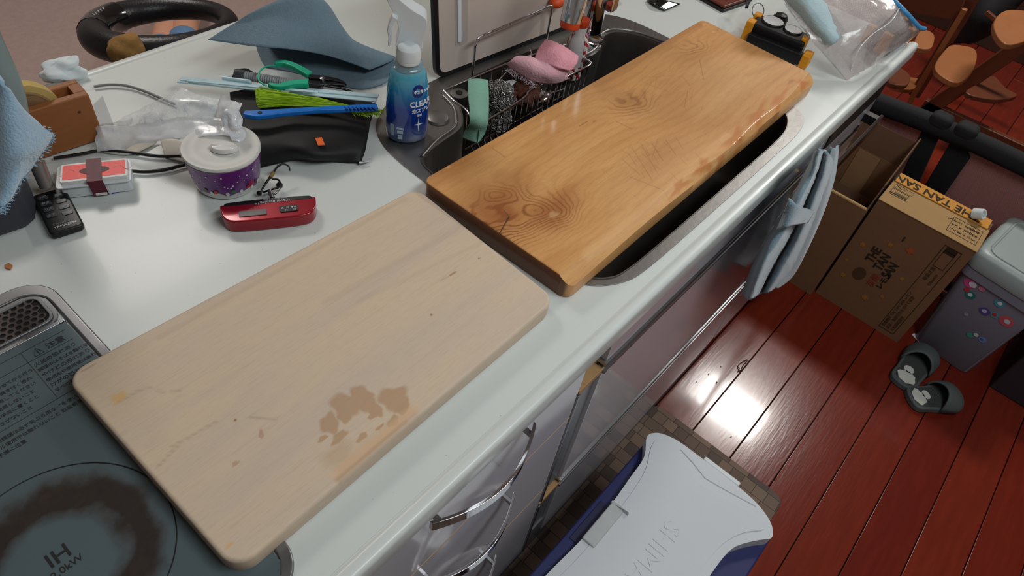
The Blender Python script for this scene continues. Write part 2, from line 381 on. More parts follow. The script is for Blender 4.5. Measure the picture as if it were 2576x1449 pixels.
# ------------------------------------------------------------------ wooden boards
def board(name, c4, ztop, th, m, step, fil, rc, attrs, wane=None, **k):
    P0, P1, P2, P3 = [np.array(p) for p in c4]   # near-left, near-right, far-right, far-left (u: near->far, v: left->right)
    Lb = np.linalg.norm(P3 - P0); Wb = np.linalg.norm(P1 - P0)
    def axis(L):
        a = [0, .0006, .0014, .0025, .004]; n = int((L - .008) / step); return np.array(a + list(np.linspace(.004, L - .004, n)[1:-1]) + [L - q for q in a[::-1]])
    ua, va = axis(Lb), axis(Wb); U, Vv = np.meshgrid(ua, va, indexing='ij')
    du = np.minimum(U, Lb - U); dv = np.minimum(Vv, Wb - Vv)
    p = np.clip(rc - du, 0, None); q = np.clip(rc - dv, 0, None); inc = (p > 0) & (q > 0)
    p2 = np.where(inc, p * np.sqrt(1 - q ** 2 / (2 * rc * rc)), p); q2 = np.where(inc, q * np.sqrt(1 - p ** 2 / (2 * rc * rc)), q)
    du2 = np.where(inc, rc - p2, du); dv2 = np.where(inc, rc - q2, dv)
    U2 = np.where(U < Lb / 2, du2, Lb - du2); V2 = np.where(Vv < Wb / 2, dv2, Wb - dv2)
    border = np.where(inc, rc - np.sqrt(p2 ** 2 + q2 ** 2), np.minimum(du, dv))
    border = np.clip(border, 0, None)
    drop = np.where(border < fil, fil - np.sqrt(np.clip(fil ** 2 - (fil - border) ** 2, 0, None)), 0)
    u, v = U2 / Lb, V2 / Wb
    X = (P0[0] * (1 - u) * (1 - v) + P1[0] * (1 - u) * v + P2[0] * u * v + P3[0] * u * (1 - v))
    Y = (P0[1] * (1 - u) * (1 - v) + P1[1] * (1 - u) * v + P2[1] * u * v + P3[1] * u * (1 - v))
    if wane is not None: drop = np.maximum(drop, wane(U2, Wb - V2, Lb))
    Zt = ztop - drop
    nu, nv = U.shape; V = np.stack([X, Y, Zt], -1).reshape(-1, 3)
    idx = np.arange(nu * nv).reshape(nu, nv)
    F = np.stack([idx[:-1, :-1], idx[1:, :-1], idx[1:, 1:], idx[:-1, 1:]], -1).reshape(-1, 4)
    loop = list(idx[:, 0]) + list(idx[-1, 1:]) + list(idx[-2::-1, -1]) + list(idx[0, -2:0:-1])
    n0 = len(V); ext = []; zl = [ztop - th + .004, ztop - th + .001, ztop - th]; ins = [0, .001, .004]
    cx, cy = X.mean(), Y.mean(); FF = [F]
    prev = np.array(loop); nl = len(loop); rings = []
    for z, s in zip(zl, ins):
        r = V[loop].copy(); r[:, 2] = np.minimum(z, r[:, 2] - .0002)
        d = np.stack([cx - r[:, 0], cy - r[:, 1]], -1); d = d / np.linalg.norm(d, axis=1, keepdims=True); r[:, :2] += d * s
        cur = np.arange(n0, n0 + nl); n0 += nl; rings.append(r)
        FF.append(np.stack([prev, np.roll(prev, -1), np.roll(cur, -1), cur], -1)); prev = cur
    Vall = np.concatenate([V] + rings)
    F = np.concatenate(FF)[:, ::-1].tolist() + [prev.tolist()]
    o = obj(name, Vall, F, m, smooth=True, angle=50, **k)
    for an, fn in attrs.items():
        at = o.data.attributes.new(an, 'FLOAT', 'POINT'); val = fn(Vall[:, 0], Vall[:, 1], Vall[:, 2]).astype(np.float32); at.data.foreach_set('value', val)
    return o
def ell(x, y, px, py, rx, ry, ang, z, soft=.35, seed=0, irr=.25):
    # soft irregular spot; radii in metres, ang in degrees in the counter plane
    c = G(px, py, z); a = math.radians(ang); dx, dy = x - c.x, y - c.y
    u = (dx * math.cos(a) + dy * math.sin(a)) / rx; v = (-dx * math.sin(a) + dy * math.cos(a)) / ry
    th = np.arctan2(v, u); r = np.sqrt(u * u + v * v) * (1 + irr * np.sin(3 * th + seed) * .5 + irr * .4 * np.sin(5 * th + seed * 2.1))
    return np.clip((1 + soft * .5 - r) / soft, 0, 1)
def seg(x, y, a, b, w, z):
    A, B = G(*a, z), G(*b, z); ax, ay = A.x, A.y; dx, dy = B.x - ax, B.y - ay; L2 = dx * dx + dy * dy
    t = np.clip(((x - ax) * dx + (y - ay) * dy) / L2, 0, 1); d = np.hypot(x - ax - t * dx, y - ay - t * dy)
    return np.clip(1.3 - d / w, 0, 1)
def wood_mat(name, base, mid, dark, end, grain, rough, streak, attrs_cols, coat=0, ring=False, endz=None):
    m = bpy.data.materials.new(name); m.use_nodes = True; nt = m.node_tree; L = nt.links.new; b = nt.nodes['Principled BSDF']
    geo = N(nt, 'ShaderNodeNewGeometry'); 
    def noise(sc, vec, det=4, dist=0, rough_=.55):
        mp = N(nt, 'ShaderNodeMapping'); L(geo.outputs['Position'], mp.inputs[0]); mp.inputs['Scale'].default_value = vec
        n = N(nt, 'ShaderNodeTexNoise', i_Scale=sc, i_Detail=float(det), i_Distortion=dist, i_Roughness=rough_); L(mp.outputs[0], n.inputs['Vector']); return n.outputs['Fac']
    def mixc(fac, a, bb, blend='MIX'):
        x = N(nt, 'ShaderNodeMix', data_type='RGBA', blend_type=blend)
        if isinstance(fac, float): x.inputs[0].default_value = fac
        else: L(fac, x.inputs[0])
        for i, s in ((6, a), (7, bb)):
            if isinstance(s, tuple): x.inputs[i].default_value = s
            else: L(s, x.inputs[i])
        return x.outputs[2]
    def ramp(f, a, bb, lo=0., hi=1.):
        r = N(nt, 'ShaderNodeMapRange', clamp=True, i_1=a, i_2=bb, i_3=lo, i_4=hi); L(f, r.inputs[0]); return r.outputs[0]
    big = noise(2.2, (1, 6, 1), 3, 1.0); fine = noise(14, (1, 22, 5), 6, .6, .65); vf = noise(60, (1, 14, 5), 4, .2)
    c = mixc(ramp(big, .35, .65), lin(base), lin(mid))
    c = mixc(ramp(fine, .52, .8, 0, streak), c, lin(dark))
    c = mixc(ramp(vf, .5, .85, 0, grain), c, lin(dark))
    if ring:
        at = N(nt, 'ShaderNodeAttribute', attribute_name='phase'); kn = N(nt, 'ShaderNodeAttribute', attribute_name='ringy')
        wob = N(nt, 'ShaderNodeMath', operation='MULTIPLY_ADD', i_1=1.0); L(noise(20, (1, 5, 1), 2), wob.inputs[0]); L(at.outputs['Fac'], wob.inputs[2])
        ml = N(nt, 'ShaderNodeMath', operation='MULTIPLY', i_1=6.283); L(wob.outputs[0], ml.inputs[0])
        sn = N(nt, 'ShaderNodeMath', operation='SINE'); L(ml.outputs[0], sn.inputs[0])
        f = ramp(sn.outputs[0], .0, 1.); f2 = N(nt, 'ShaderNodeMath', operation='MULTIPLY'); L(f, f2.inputs[0]); L(kn.outputs['Fac'], f2.inputs[1])
        c = mixc(f2.outputs[0], c, lin(ring))
    for an, col, s in attrs_cols:
        at = N(nt, 'ShaderNodeAttribute', attribute_name=an); mu = N(nt, 'ShaderNodeMath', operation='MULTIPLY', i_1=s, use_clamp=True); L(at.outputs['Fac'], mu.inputs[0])
        c = mixc(mu.outputs[0], c, lin(col))
    # end grain on faces that look along the board
    sp = N(nt, 'ShaderNodeSeparateXYZ'); L(geo.outputs['True Normal'], sp.inputs[0]); ab = N(nt, 'ShaderNodeMath', operation='ABSOLUTE'); L(sp.outputs[0], ab.inputs[0])
    c = mixc(ramp(ab.outputs[0], .75, .95), c, mixc(noise(70, (1, 1, 3), 3), lin(end), lin(tuple(v * .75 for v in end))))
    L(c, b.inputs['Base Color']); b.inputs['Roughness'].default_value = rough; b.inputs['Coat Weight'].default_value = coat; b.inputs['Coat Roughness'].default_value = .12
    bu = N(nt, 'ShaderNodeBump', i_Strength=.08, i_Distance=.001); L(fine, bu.inputs['Height']); L(bu.outputs[0], b.inputs['Normal'])
    return m
zp = .876
pale = wood_mat('pale_wood', (212, 190, 162), (204, 184, 164), (170, 148, 126), (184, 168, 156), .35, .62, .32,
                [('stain', (170, 126, 80), .60), ('edge_tint', (226, 184, 140), .7), ('fleck', (150, 100, 60), .8), ('dirt', (150, 128, 112), .38), ('yellow', (218, 168, 70), .55)])
HP = [(870, 1020, .015, .018, 10, 0), (906, 995, .0125, .013, 0, 1), (926, 1018, .011, .010, 0, 2), (946, 1034, .008, .008, 0, 3), (988, 1000, .017, .014, -20, 4), (1010, 1022, .012, .009, 20, 5), (829, 1066, .013, .010, 60, 6), (853, 1100, .011, .005, 10, 7), (910, 1100, .008, .0035, 10, 8), (989, 1060, .009, .005, 10, 9), (955, 1075, .006, .002, 0, 10), (868, 1046, .009, .008, 30, 12), (812, 1103, .006, .003, 0, 13), (938, 1045, .006, .004, 0, 14)]
def pale_stain(x, y, z):
    s = np.zeros_like(x)
    for h in HP: s = np.maximum(s, ell(x, y, h[0], h[1], h[2], h[3], h[4], zp, .3, h[5]))
    s = np.maximum(s, .45 * ell(x, y, 852, 1142, .018, .012, 0, zp, .8, 3))
    s = np.maximum(s, .9 * seg(x, y, (850, 1205), (1020, 1060), .004, zp)); s = np.maximum(s, .5 * seg(x, y, (860, 1180), (1035, 1040), .009, zp))
    return s
def pale_edge_tint(x, y, z): return .8 * np.maximum(seg(x, y, (840, 1195), (1045, 1025), .006, zp), 0) * .8  # paler warm tint within the stain strip along the board edge
def pale_fleck(x, y, z):
    s = seg(x, y, (1132, 693), (1146, 684), .0015, zp)
    s = np.maximum(s, .5 * seg(x, y, (1110, 705), (1130, 695), .001, zp))
    for p in ((1085, 792), (592, 1057), (1205, 650)): s = np.maximum(s, ell(x, y, *p, .0018, .0014, 0, zp))
    s = np.maximum(s, .5 * ell(x, y, 657, 1092, .0025, .006, -30, zp)); s = np.maximum(s, .5 * ell(x, y, 592, 1166, .004, .0025, 0, zp))
    s = np.maximum(s, .6 * seg(x, y, (205, 935), (240, 915), .001, zp))
    return s
def pale_dirt(x, y, z):
    s = np.zeros_like(x)
    for a, b_ in (((340, 985), (378, 975)), ((395, 982), (412, 986)), ((430, 985), (452, 983)), ((300, 1010), (345, 985)), ((630, 1050), (695, 1053)), ((430, 1125), (545, 1060)), ((395, 1175), (450, 1120))): s = np.maximum(s, seg(x, y, a, b_, .0024, zp) * (.6 + .4 * np.sin(x * 900 + y * 700)))
    s = np.maximum(s, .5 * seg(x, y, (400, 850), (1020, 500), .004, zp)); s = np.maximum(s, .35 * seg(x, y, (820, 760), (1180, 560), .006, zp)); s = np.maximum(s, .3 * seg(x, y, (900, 760), (1230, 600), .004, zp))
    return s
def pale_yellow(x, y, z):
    s = np.maximum(ell(x, y, 300, 998, .0055, .008, 60, zp, .6), ell(x, y, 294, 1013, .004, .002, 0, zp)); s = np.maximum(s, ell(x, y, 576, 1372, .004, .002, 0, zp))
    return s
c4 = [tuple(G(*p, zp)[:2]) for p in ((157, 943), (590, 1440), (1401, 752), (1047, 470))]
board('pale_board', c4, zp, .026, pale, .0011, .0045, .024, {'stain': pale_stain, 'edge_tint': pale_edge_tint, 'fleck': pale_fleck, 'dirt': pale_dirt, 'yellow': pale_yellow}, label='pale unvarnished wooden board with a handprint shaped stain', cat='board')
zs = .888
stained = wood_mat('stained_wood', (200, 141, 78), (216, 161, 98), (152, 92, 40), (124, 72, 38), .45, .6, .26,
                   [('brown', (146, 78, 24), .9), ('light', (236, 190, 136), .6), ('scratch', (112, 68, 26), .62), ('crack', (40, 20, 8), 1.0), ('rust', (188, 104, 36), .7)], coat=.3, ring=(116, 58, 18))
KN = [(1258, 553, .046, 6.0), (1385, 535, .030, 5.5), (1590, 262, .030, 3.2), (1745, 118, .024, 2.6), (1262, 490, .02, 3.0)]
def phase(x, y, z):
    g = (y - .3) / .016 + .8 * np.sin(x * 7) + .4 * np.sin(x * 17 + 2)
    for px, py, s, A in KN:
        c = G(px, py, zs); r2 = ((x - c.x) / 1.35 + .006 * np.sin((y - c.y) * 90)) ** 2 + (y - c.y + .005 * np.sin((x - c.x) * 110)) ** 2; g = g + A * np.exp(-r2 / (s * s) * .8)
    return g
def ringy(x, y, z):
    g = np.full_like(x, .10)
    for (px, py, s, A), w in zip(KN, (.85, .75, .45, .38, .5)):
        c = G(px, py, zs); r = np.sqrt(((x - c.x) / 1.5) ** 2 + (y - c.y) ** 2); g = np.maximum(g, w * np.clip(1.55 - r / s * .95, 0, 1))
    return g
def sbrown(x, y, z):
    s = .7 * ell(x, y, 1240, 520, .055, .045, 20, zs, 1.2); s = np.maximum(s, .85 * ell(x, y, 1265, 535, .028, .018, 0, zs, 1.0, 2)); s = np.maximum(s, .75 * ell(x, y, 1390, 530, .045, .022, 0, zs, 1.2, 4))
    s = np.maximum(s, .4 * ell(x, y, 1140, 420, .04, .03, 0, zs, 1.2, 4)); s = np.maximum(s, .35 * ell(x, y, 1290, 450, .03, .02, 0, zs, 1.2, 4)); s = np.maximum(s, .28 * ell(x, y, 1600, 250, .05, .02, 0, zs, 1.2, 4))
    s = np.maximum(s, .35 * seg(x, y, (1500, 215), (1760, 60), .010, zs)); s = np.maximum(s, .28 * ell(x, y, 1700, 220, .07, .03, 0, zs, 1.2, 1)); s = np.maximum(s, .3 * seg(x, y, (1880, 190), (2010, 135), .006, zs))
    s = np.maximum(s, .5 * ell(x, y, 1990, 205, .012, .004, 0, zs, .9, 1)); s = np.maximum(s, .3 * ell(x, y, 1640, 400, .08, .03, 0, zs, 1.2, 1))
    return s
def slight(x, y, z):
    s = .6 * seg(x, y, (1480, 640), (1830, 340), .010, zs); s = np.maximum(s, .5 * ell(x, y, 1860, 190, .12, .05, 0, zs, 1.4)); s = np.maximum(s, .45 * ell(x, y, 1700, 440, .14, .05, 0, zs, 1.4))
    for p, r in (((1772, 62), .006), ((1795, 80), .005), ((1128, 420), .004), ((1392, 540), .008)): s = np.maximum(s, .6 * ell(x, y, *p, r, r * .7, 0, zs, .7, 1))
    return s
def sscratch(x, y, z):
    s = np.zeros_like(x); rs = np.random.RandomState(5)
    L_ = [((1590, 372), (1640, 452)), ((1612, 360), (1650, 430)), ((1565, 400), (1610, 440)), ((1640, 360), (1668, 405)), ((1655, 350), (1640, 400)), ((1625, 395), (1660, 380)), ((1580, 385), (1600, 415)), ((1675, 352), (1700, 390)), ((1700, 345), (1718, 375)), ((1585, 445), (1660, 475)),
          ((1640, 205), (1600, 262)), ((1615, 205), (1680, 230)), ((1690, 195), (1660, 225)), ((1715, 190), (1735, 215)), ((1730, 230), (1722, 270)), ((1744, 225), (1736, 262)), ((1760, 150), (1770, 200)), ((1625, 195), (1690, 190)), ((1660, 180), (1610, 215)), ((1550, 305), (1590, 325)), ((1420, 270), (1432, 262)), ((1238, 372), (1270, 395)), ((1310, 480), (1380, 520))]
    for a, b_ in L_: s = np.maximum(s, rs.uniform(.35, .75) * seg(x, y, a, b_, rs.uniform(.0006, .0011), zs))
    for q in range(26):
        cx, cy = rs.normal(1640, 60), rs.normal(400, 35); dx, dy = rs.uniform(8, 24), rs.uniform(8, 26); s = np.maximum(s, rs.uniform(.2, .5) * seg(x, y, (cx, cy), (cx + dx, cy + dy), .0007, zs))
    for q in range(16):
        cx, cy = rs.normal(1690, 45), rs.normal(225, 25); dx, dy = rs.uniform(-20, 24), rs.uniform(4, 20); s = np.maximum(s, rs.uniform(.2, .5) * seg(x, y, (cx, cy), (cx + dx, cy + dy), .0007, zs))
    s = np.maximum(s, .9 * seg(x, y, (1458, 317), (1478, 305), .0014, zs)); s = np.maximum(s, .6 * ell(x, y, 1495, 305, .004, .002, 0, zs))
    return s
def scrack(x, y, z): return np.maximum(seg(x, y, (1246, 605), (1281, 545), .0011, zs), .5 * seg(x, y, (1268, 530), (1281, 545), .001, zs))
def srust(x, y, z):
    s = np.zeros_like(x)
    for px, py, rx, ry, sd in ((1710, 465, .02, .006, 1), (1770, 415, .02, .007, 2), (1850, 345, .035, .008, 3), (1905, 290, .035, .009, 4), (1960, 250, .03, .008, 5), (2020, 208, .012, .010, 6), (1820, 395, .02, .005, 7)):
        s = np.maximum(s, .85 * ell(x, y, px, py, rx, ry, 8, zs, .7, sd, .6))
    s = np.maximum(s, .5 * np.clip((.006 - (y - .262)) / .02, 0, 1)); 
    return s
def wane(u, d, Lb):
    w = .012 + .006 * np.sin(u * 9) + .004 * np.sin(u * 23 + 1) + .007 * np.clip(1 - u / .07, 0, 1); h = .010 + .004 * np.sin(u * 14 + 2)
    return np.where(d < w, h * (1 - d / w) ** 1.1, 0)
c4 = [tuple(G(*p, zs)[:2]) for p in ((1062, 452), (1438, 712), (2058, 193), (1768, 48))]
board('stained_board', c4, zs, .037, stained, .0011, .0025, .014, {'phase': phase, 'ringy': ringy, 'brown': sbrown, 'light': slight, 'scratch': sscratch, 'crack': scrack, 'rust': srust}, wane=wane, label='thick orange-brown stained wooden board lying across the sink', cat='board')
# ------------------------------------------------------------------ cooktop
CT = .8545
ck = root('induction_cooktop', (-.18, .49, .85), 'built in glass induction cooktop with a burnt brown ring stain', 'cooktop')
box('frame', -.50, .121, .245, .772, .8505, CT - .001, alu, ck, bevel=.0)
bpy.data.objects.remove(ck.children[0])
def glass_mat():
    m = bpy.data.materials.new('cooktop_glass'); m.use_nodes = True; nt = m.node_tree; L = nt.links.new; b = nt.nodes['Principled BSDF']
    g = N(nt, 'ShaderNodeNewGeometry'); s = N(nt, 'ShaderNodeVectorMath', operation='SUBTRACT'); L(g.outputs['Position'], s.inputs[0]); s.inputs[1].default_value = (-.032, .419, CT)
    ns = N(nt, 'ShaderNodeTexNoise', i_Scale=22.0, i_Detail=6.0); L(g.outputs['Position'], ns.inputs['Vector'])
    ln = N(nt, 'ShaderNodeVectorMath', operation='LENGTH'); L(s.outputs[0], ln.inputs[0])
    ad = N(nt, 'ShaderNodeMath', operation='MULTIPLY_ADD', i_1=.05); L(ns.outputs['Fac'], ad.inputs[0]); L(ln.outputs['Value'], ad.inputs[2])   # r + .05*n
    cr = N(nt, 'ShaderNodeValToRGB'); L(ad.outputs[0], cr.inputs[0]); e = cr.color_ramp.elements
    for pos in (.5, .5, .5, .5): e.new(pos)
    vals = [(0, 0), (.066, 0), (.082, 1), (.104, 1), (.119, 0), (1, 0)]
    for el, (p, v) in zip(sorted(e, key=lambda q: q.position), vals): el.position = p; el.color = (v, v, v, 1)
    n3 = N(nt, 'ShaderNodeTexNoise', i_Scale=120.0, i_Detail=4.0); L(g.outputs['Position'], n3.inputs['Vector'])
    bc = N(nt, 'ShaderNodeMix', data_type='RGBA'); L(n3.outputs['Fac'], bc.inputs[0]); bc.inputs[6].default_value = lin((10, 7, 5)); bc.inputs[7].default_value = lin((48, 31, 18))
    mx = N(nt, 'ShaderNodeMix', data_type='RGBA'); L(cr.outputs[0], mx.inputs[0]); mx.inputs[6].default_value = lin((84, 98, 102)); L(bc.outputs[2], mx.inputs[7]); L(mx.outputs[2], b.inputs['Base Color'])
    rr = N(nt, 'ShaderNodeMapRange', i_3=.22, i_4=.6); L(cr.outputs[0], rr.inputs[0]); L(rr.outputs[0], b.inputs['Roughness']); return m
fr_out = rrect(-.50, .1215, .245, .772, .042, 8); fr_in = rrect(-.488, .1085, .257, .752, .03, 8)
frame_mat = mat('frame_grey', (128, 128, 130), .3, .7, var=.05)
plate_with_hole('frame', fr_out, fr_in, .8495, CT + .0008, frame_mat, ck, bevel=.0025, seg=3)
prism('glass_plate', rrect(-.486, .1065, .259, .684, .008, 3), .8495, CT - .0004, glass_mat(), ck)
box('trim_bar', -.486, .107, .684, .6895, .8495, CT + .0012, alu, ck, bevel=.0012)
prism('vent_panel', rrect(-.487, .1075, .6895, .751, .02, 4), .8495, CT - .001, frame_mat, ck)
prism('vent_well', rrect(-.20, .098, .697, .741, .010, 4), CT - .0009, CT - .0005, dark_gap, ck)
hv, hf = [], []; pit = .0088
for iy in range(6):
    for ix in range(33):
        cx, cy = -.195 + ix * pit + (iy % 2) * pit / 2, .7005 + iy * pit * .866
        if cx > .092: continue
        b0 = len(hv)
        for r in (pit * .578, pit * .40):
            for z in (CT - .0004, CT + .0008):
                for k in range(6): a = math.pi / 6 + k * math.pi / 3; hv.append((cx + r * math.cos(a), cy + r * math.sin(a), z))
        for k in range(6):
            j = (k + 1) % 6; hf.append([b0 + 6 + k, b0 + 6 + j, b0 + 18 + j, b0 + 18 + k]); hf.append([b0 + 12 + k, b0 + 12 + j, b0 + 18 + j, b0 + 18 + k])
obj('vent_mesh', hv, hf, mat('grille_brown', (84, 76, 74), .35, .5), ck, kind='stuff')
plate_with_hole('vent_rim', rrect(-.204, .102, .694, .744, .012, 5), rrect(-.20, .098, .697, .741, .010, 5), CT - .0005, CT + .0018, frame_mat, ck, bevel=.001)
tube('burner_ring', [(-.032 + .1003 * math.cos(a * math.pi / 48), .419 + .1003 * math.sin(a * math.pi / 48), CT - .0003) for a in range(96)], .0007, ink, ck, closed=True, n=4)
gi = mat('glass_print', (30, 30, 32), .5)
text('IH', (-.043, .424, CT - .0003), X_, Y_, .022, gi, ck, bold=.01)
text('2.0kW', (-.046, .409, CT - .0003), X_, Y_, .0105, gi, ck)
cp = mat('caution_print', (36, 36, 38), .5)
text('⚠ 注意', G(80, 893, CT), X_, Y_, .0105, cp, ck, ext=.0002)
lines1 = ['火災の恐れあり', '調理中はそばを離れない', 'やけどの恐れあり', '使用中や使用後は触れない', 'けがの恐れあり', 'なべの転倒に注意']
for i, s in enumerate(lines1): text(s, (.052, .6455 - i * .0092, CT - .0002), X_, Y_, .0068 if i % 2 == 0 else .0056, cp, ck, ext=.0002)
for i, s in enumerate(['お手入れは本体が冷めてから行う', '汚れたまま使うと焼き付く恐れ', '指定のなべを使用してください', 'アルミなべは使用しないこと', '小さななべは中央に置くこと', '排気口をふさがないこと']):
    text(s, (-.035, .642 - i * .0092, CT - .0002), X_, Y_, .0056, cp, ck, ext=.0002)
for i, s in enumerate(['■揚げ物調理は必ず天ぷら用なべを使い 油量を守ること', '■グリル使用中は離れないこと 取扱説明書をよく読むこと', '■お子様に注意']):
    text(s, (-.035, .578 - i * .0085, CT - .0002), X_, Y_, .0056, cp, ck, ext=.0002)
for a in ((.0495, .0500, .588, .672), (-.05, .1, .654, .6545), (-.05, .1, .588, .5885), (-.05, .1, .672, .6725)): box('table_line', a[0], a[1], a[2], a[3], CT - .0004, CT - .0001, cp, ck)
# ------------------------------------------------------------------ spray bottle
def bottle_mat():
    m = bpy.data.materials.new('blue_gradient_liquid'); m.use_nodes = True; nt = m.node_tree; L = nt.links.new; b = nt.nodes['Principled BSDF']
    g = N(nt, 'ShaderNodeNewGeometry'); sp = N(nt, 'ShaderNodeSeparateXYZ'); L(g.outputs['Position'], sp.inputs[0])
    mr = N(nt, 'ShaderNodeMapRange', i_1=.853, i_2=.985); L(sp.outputs[2], mr.inputs[0]); cr = N(nt, 'ShaderNodeValToRGB'); L(mr.outputs[0], cr.inputs[0]); e = cr.color_ramp.elements
    cols = [(0, (92, 112, 150)), (.16, (70, 92, 150)), (.30, (22, 52, 140)), (.50, (14, 66, 165)), (.72, (40, 150, 200)), (.9, (90, 190, 215)), (1, (150, 195, 205))]
    for i in range(5): e.new(.5)
    for el, (p, c) in zip(sorted(e, key=lambda q: q.position), cols): el.position = p; el.color = lin(c)
    L(cr.outputs[0], b.inputs['Base Color']); b.inputs['Roughness'].default_value = .12; b.inputs['Transmission Weight'].default_value = .25; b.inputs['Coat Weight'].default_value = .5; return m
clear = mat('clear_plastic', (225, 232, 235), .08, trans=.85, var=0, ior=1.2)
bc_ = Vector((.672, .698, .8525))
sb = root('spray_bottle', bc_, 'blue cleaning spray bottle with white trigger head on the sink edge', 'bottle')
bd = bottle_mat(); rot_b = math.radians(-35)
lathe('body', [(0, .002), (.022, 0), (.030, .001), (.0335, .006), (.0345, .02), (.034, .07), (.032, .10), (.0285, .125), (.024, .137), (.017, .142), (.0, .142)], bc_, bd, sb, sx=1, sy=.72, rot=rot_b)
lathe('neck', [(.0235, .136), (.0225, .145), (.018, .152), (.0145, .155)], bc_, clear, sb, sx=1, sy=.8, rot=rot_b)
lathe('collar', [(.016, .147), (.0182, .148), (.0182, .166), (.0165, .171), (.012, .173)], bc_, white_pl, sb, n=28)
# trigger head: profile polygon in the vertical plane that holds the nozzle
hd = Vector((-.62, .60, 0)).normalized()       # nozzle points towards the left rear of the counter
hp = [(-.018, .158), (-.020, .170), (-.024, .188), (-.026, .206), (-.020, .216), (-.006, .224), (.014, .240), (.024, .250), (.030, .262), (.036, .262), (.034, .245), (.030, .232), (.022, .216), (.017, .200), (.015, .186), (.018, .172), (.017, .158)]
v0 = bc_ - Vector((0, 0, 0))
pl = [tuple(q[:2]) for q in smoothpoly([(a, b_, 0) for a, b_ in hp], 3)]
slab('head_shell', v0 + Vector(hd.cross(Z_)) * .0155, hd, Z_, pl, .031, white_pl, sb, bevel=.006, seg=4)
tr = [(.016, .214), (.022, .206), (.026, .192), (.025, .176), (.028, .166), (.031, .167), (.030, .18), (.032, .194), (.029, .208), (.024, .218)]
slab('trigger', v0 + hd.cross(Z_) * .006, hd, Z_, tr, .012, white_pl, sb, bevel=.002)
lp2 = mat('label_white', (225, 232, 240), .4, var=0); lb = mat('label_blue', (24, 44, 120), .3, var=.05)
nd = Vector((-.60, -.80, 0)).normalized(); ru = nd.cross(Z_) * -1            # label faces the camera
ru = Z_.cross(nd)
e1 = Vector((math.cos(rot_b), math.sin(rot_b), 0)); e2_ = Vector((-math.sin(rot_b), math.cos(rot_b), 0))
def curve_on(o, off):   # wrap a flat label piece round the oval bottle
    w = wloc(o.parent)
    for v in o.data.vertices:
        p = v.co + w; u = (p - bc_).dot(ru); h = p.z - bc_.z; dd = (p - bc_).dot(nd); ph = u / .030
        d = nd * math.cos(ph) + ru * math.sin(ph); s_ = np.interp(h, [0, .006, .02, .07, .10, .125, .14], [.9, .97, 1, .986, .928, .826, .65])
        r = s_ / math.sqrt((d.dot(e1) / .0345) ** 2 + (d.dot(e2_) / .02484) ** 2)
        v.co = bc_ + d * (r + .0003 + max(-.0003, min(dd, .001)) + off) + Z_ * h - w
for s, h, sz, bo_, u0 in (('CLEAR', .080, .0145, .03, .001), ('泡スプレー', .067, .0088, .02, .005), ('除菌', .058, .005, .01, .014)):
    curve_on(text(s, bc_ + ru * u0 + Vector((0, 0, h)), ru, Z_, sz, lp2, sb, name='label_text', ext=.0002, bold=bo_), .0002)
o = text('キュキュット', bc_ + ru * .008 + Vector((0, 0, .103)), ru, Z_, .0062, lp2, sb, name='label_text', ext=.0006, bold=.03)
curve_on(o, .0008)
o = slab('label_badge', bc_, ru, Z_, [(.0175 + .0115 * math.cos(a * .3927), .104 + .0115 * math.sin(a * .3927)) for a in range(16)], .0004, lb, sb); curve_on(o, 0)
o = slab('label_star', bc_, ru, Z_, [(.018 + r * math.cos(a * math.pi / 4), .040 + r * 1.2 * math.sin(a * math.pi / 4)) for a, r in enumerate([.008, .0018, .012, .0018, .008, .0018, .012, .0018])], .0003, lp2, sb); curve_on(o, 0)
for (u0, u1, h0, h1) in ((-.022, -.010, .030, .034), (-.021, -.011, .022, .028), (-.020, -.012, .010, .019)):
    o = slab('label_icon', bc_, ru, Z_, [(u0, h0), (u1, h0), (u1, h1), (u0, h1)], .0003, mat('label_pale', (170, 186, 205), .4), sb); curve_on(o, 0)
for i in range(5):
    o = slab('barcode_bar', bc_, ru, Z_, [(-.0325 + i * .0014, .015), (-.0318 + i * .0014, .015), (-.0318 + i * .0014, .038), (-.0325 + i * .0014, .038)], .0003, MATS['label_pale'], sb); curve_on(o, 0)
for c_ in sb.children:
    for v in c_.data.vertices: v.co.z *= .93
# ------------------------------------------------------------------ upright beige cutting board with black rim
cb = root('cutting_board', (1.0, .80, .85), 'beige plastic cutting board with a black rim standing upright behind the sink', 'cutting board')
O1 = G(1098, 203, .852); O2 = G(1440, 68, .852); ub = (O2 - O1).normalized(); vb = (Z_ + Vector((-ub.y, ub.x, 0)) * .12).normalized()
Lc = .40
beige = mat('beige_plastic', (198, 184, 174), .38, var=.05, scale=8)
def rr2(x0, x1, y0, y1, r): return rrect(x0, x1, y0, y1, r, 6)
slab('rim', O1, ub, vb, rr2(0, Lc, .001, .262, .022), -.011, black_pl, cb, bevel=.002)
fc = slab('face', O1 - ub.cross(vb) * .0 , ub, vb, rr2(.0085, Lc - .0085, .0095, .2535, .015), .0012, beige, cb, bevel=.0008)
nb = ub.cross(vb)
O3 = O1 + nb * .0012
def hp2(px, py):  # a photo point on the board's face, as (u, v)
    d = Vector(ray(px, py)); c = Vector(CC); t = (O3 - c).dot(nb) / d.dot(nb); p = c + d * t - O3; return p.dot(ub), p.dot(vb)
a, b_ = hp2(1153, 107), hp2(1172, 10)
slab('slot_recess', O3, ub, vb, rr2(a[0] - .008, b_[0] + .004, a[1] - .006, b_[1] + .03, .006), .0006, mat('slot_shade', (176, 166, 160), .4), cb)
slab('slot_highlight', O3, ub, vb, rr2(a[0] - .003, a[0] + .006, a[1], b_[1] + .03, .004), .003, white_pl, cb, bevel=.001)  # reflection in the handle slot, modelled as a white strip
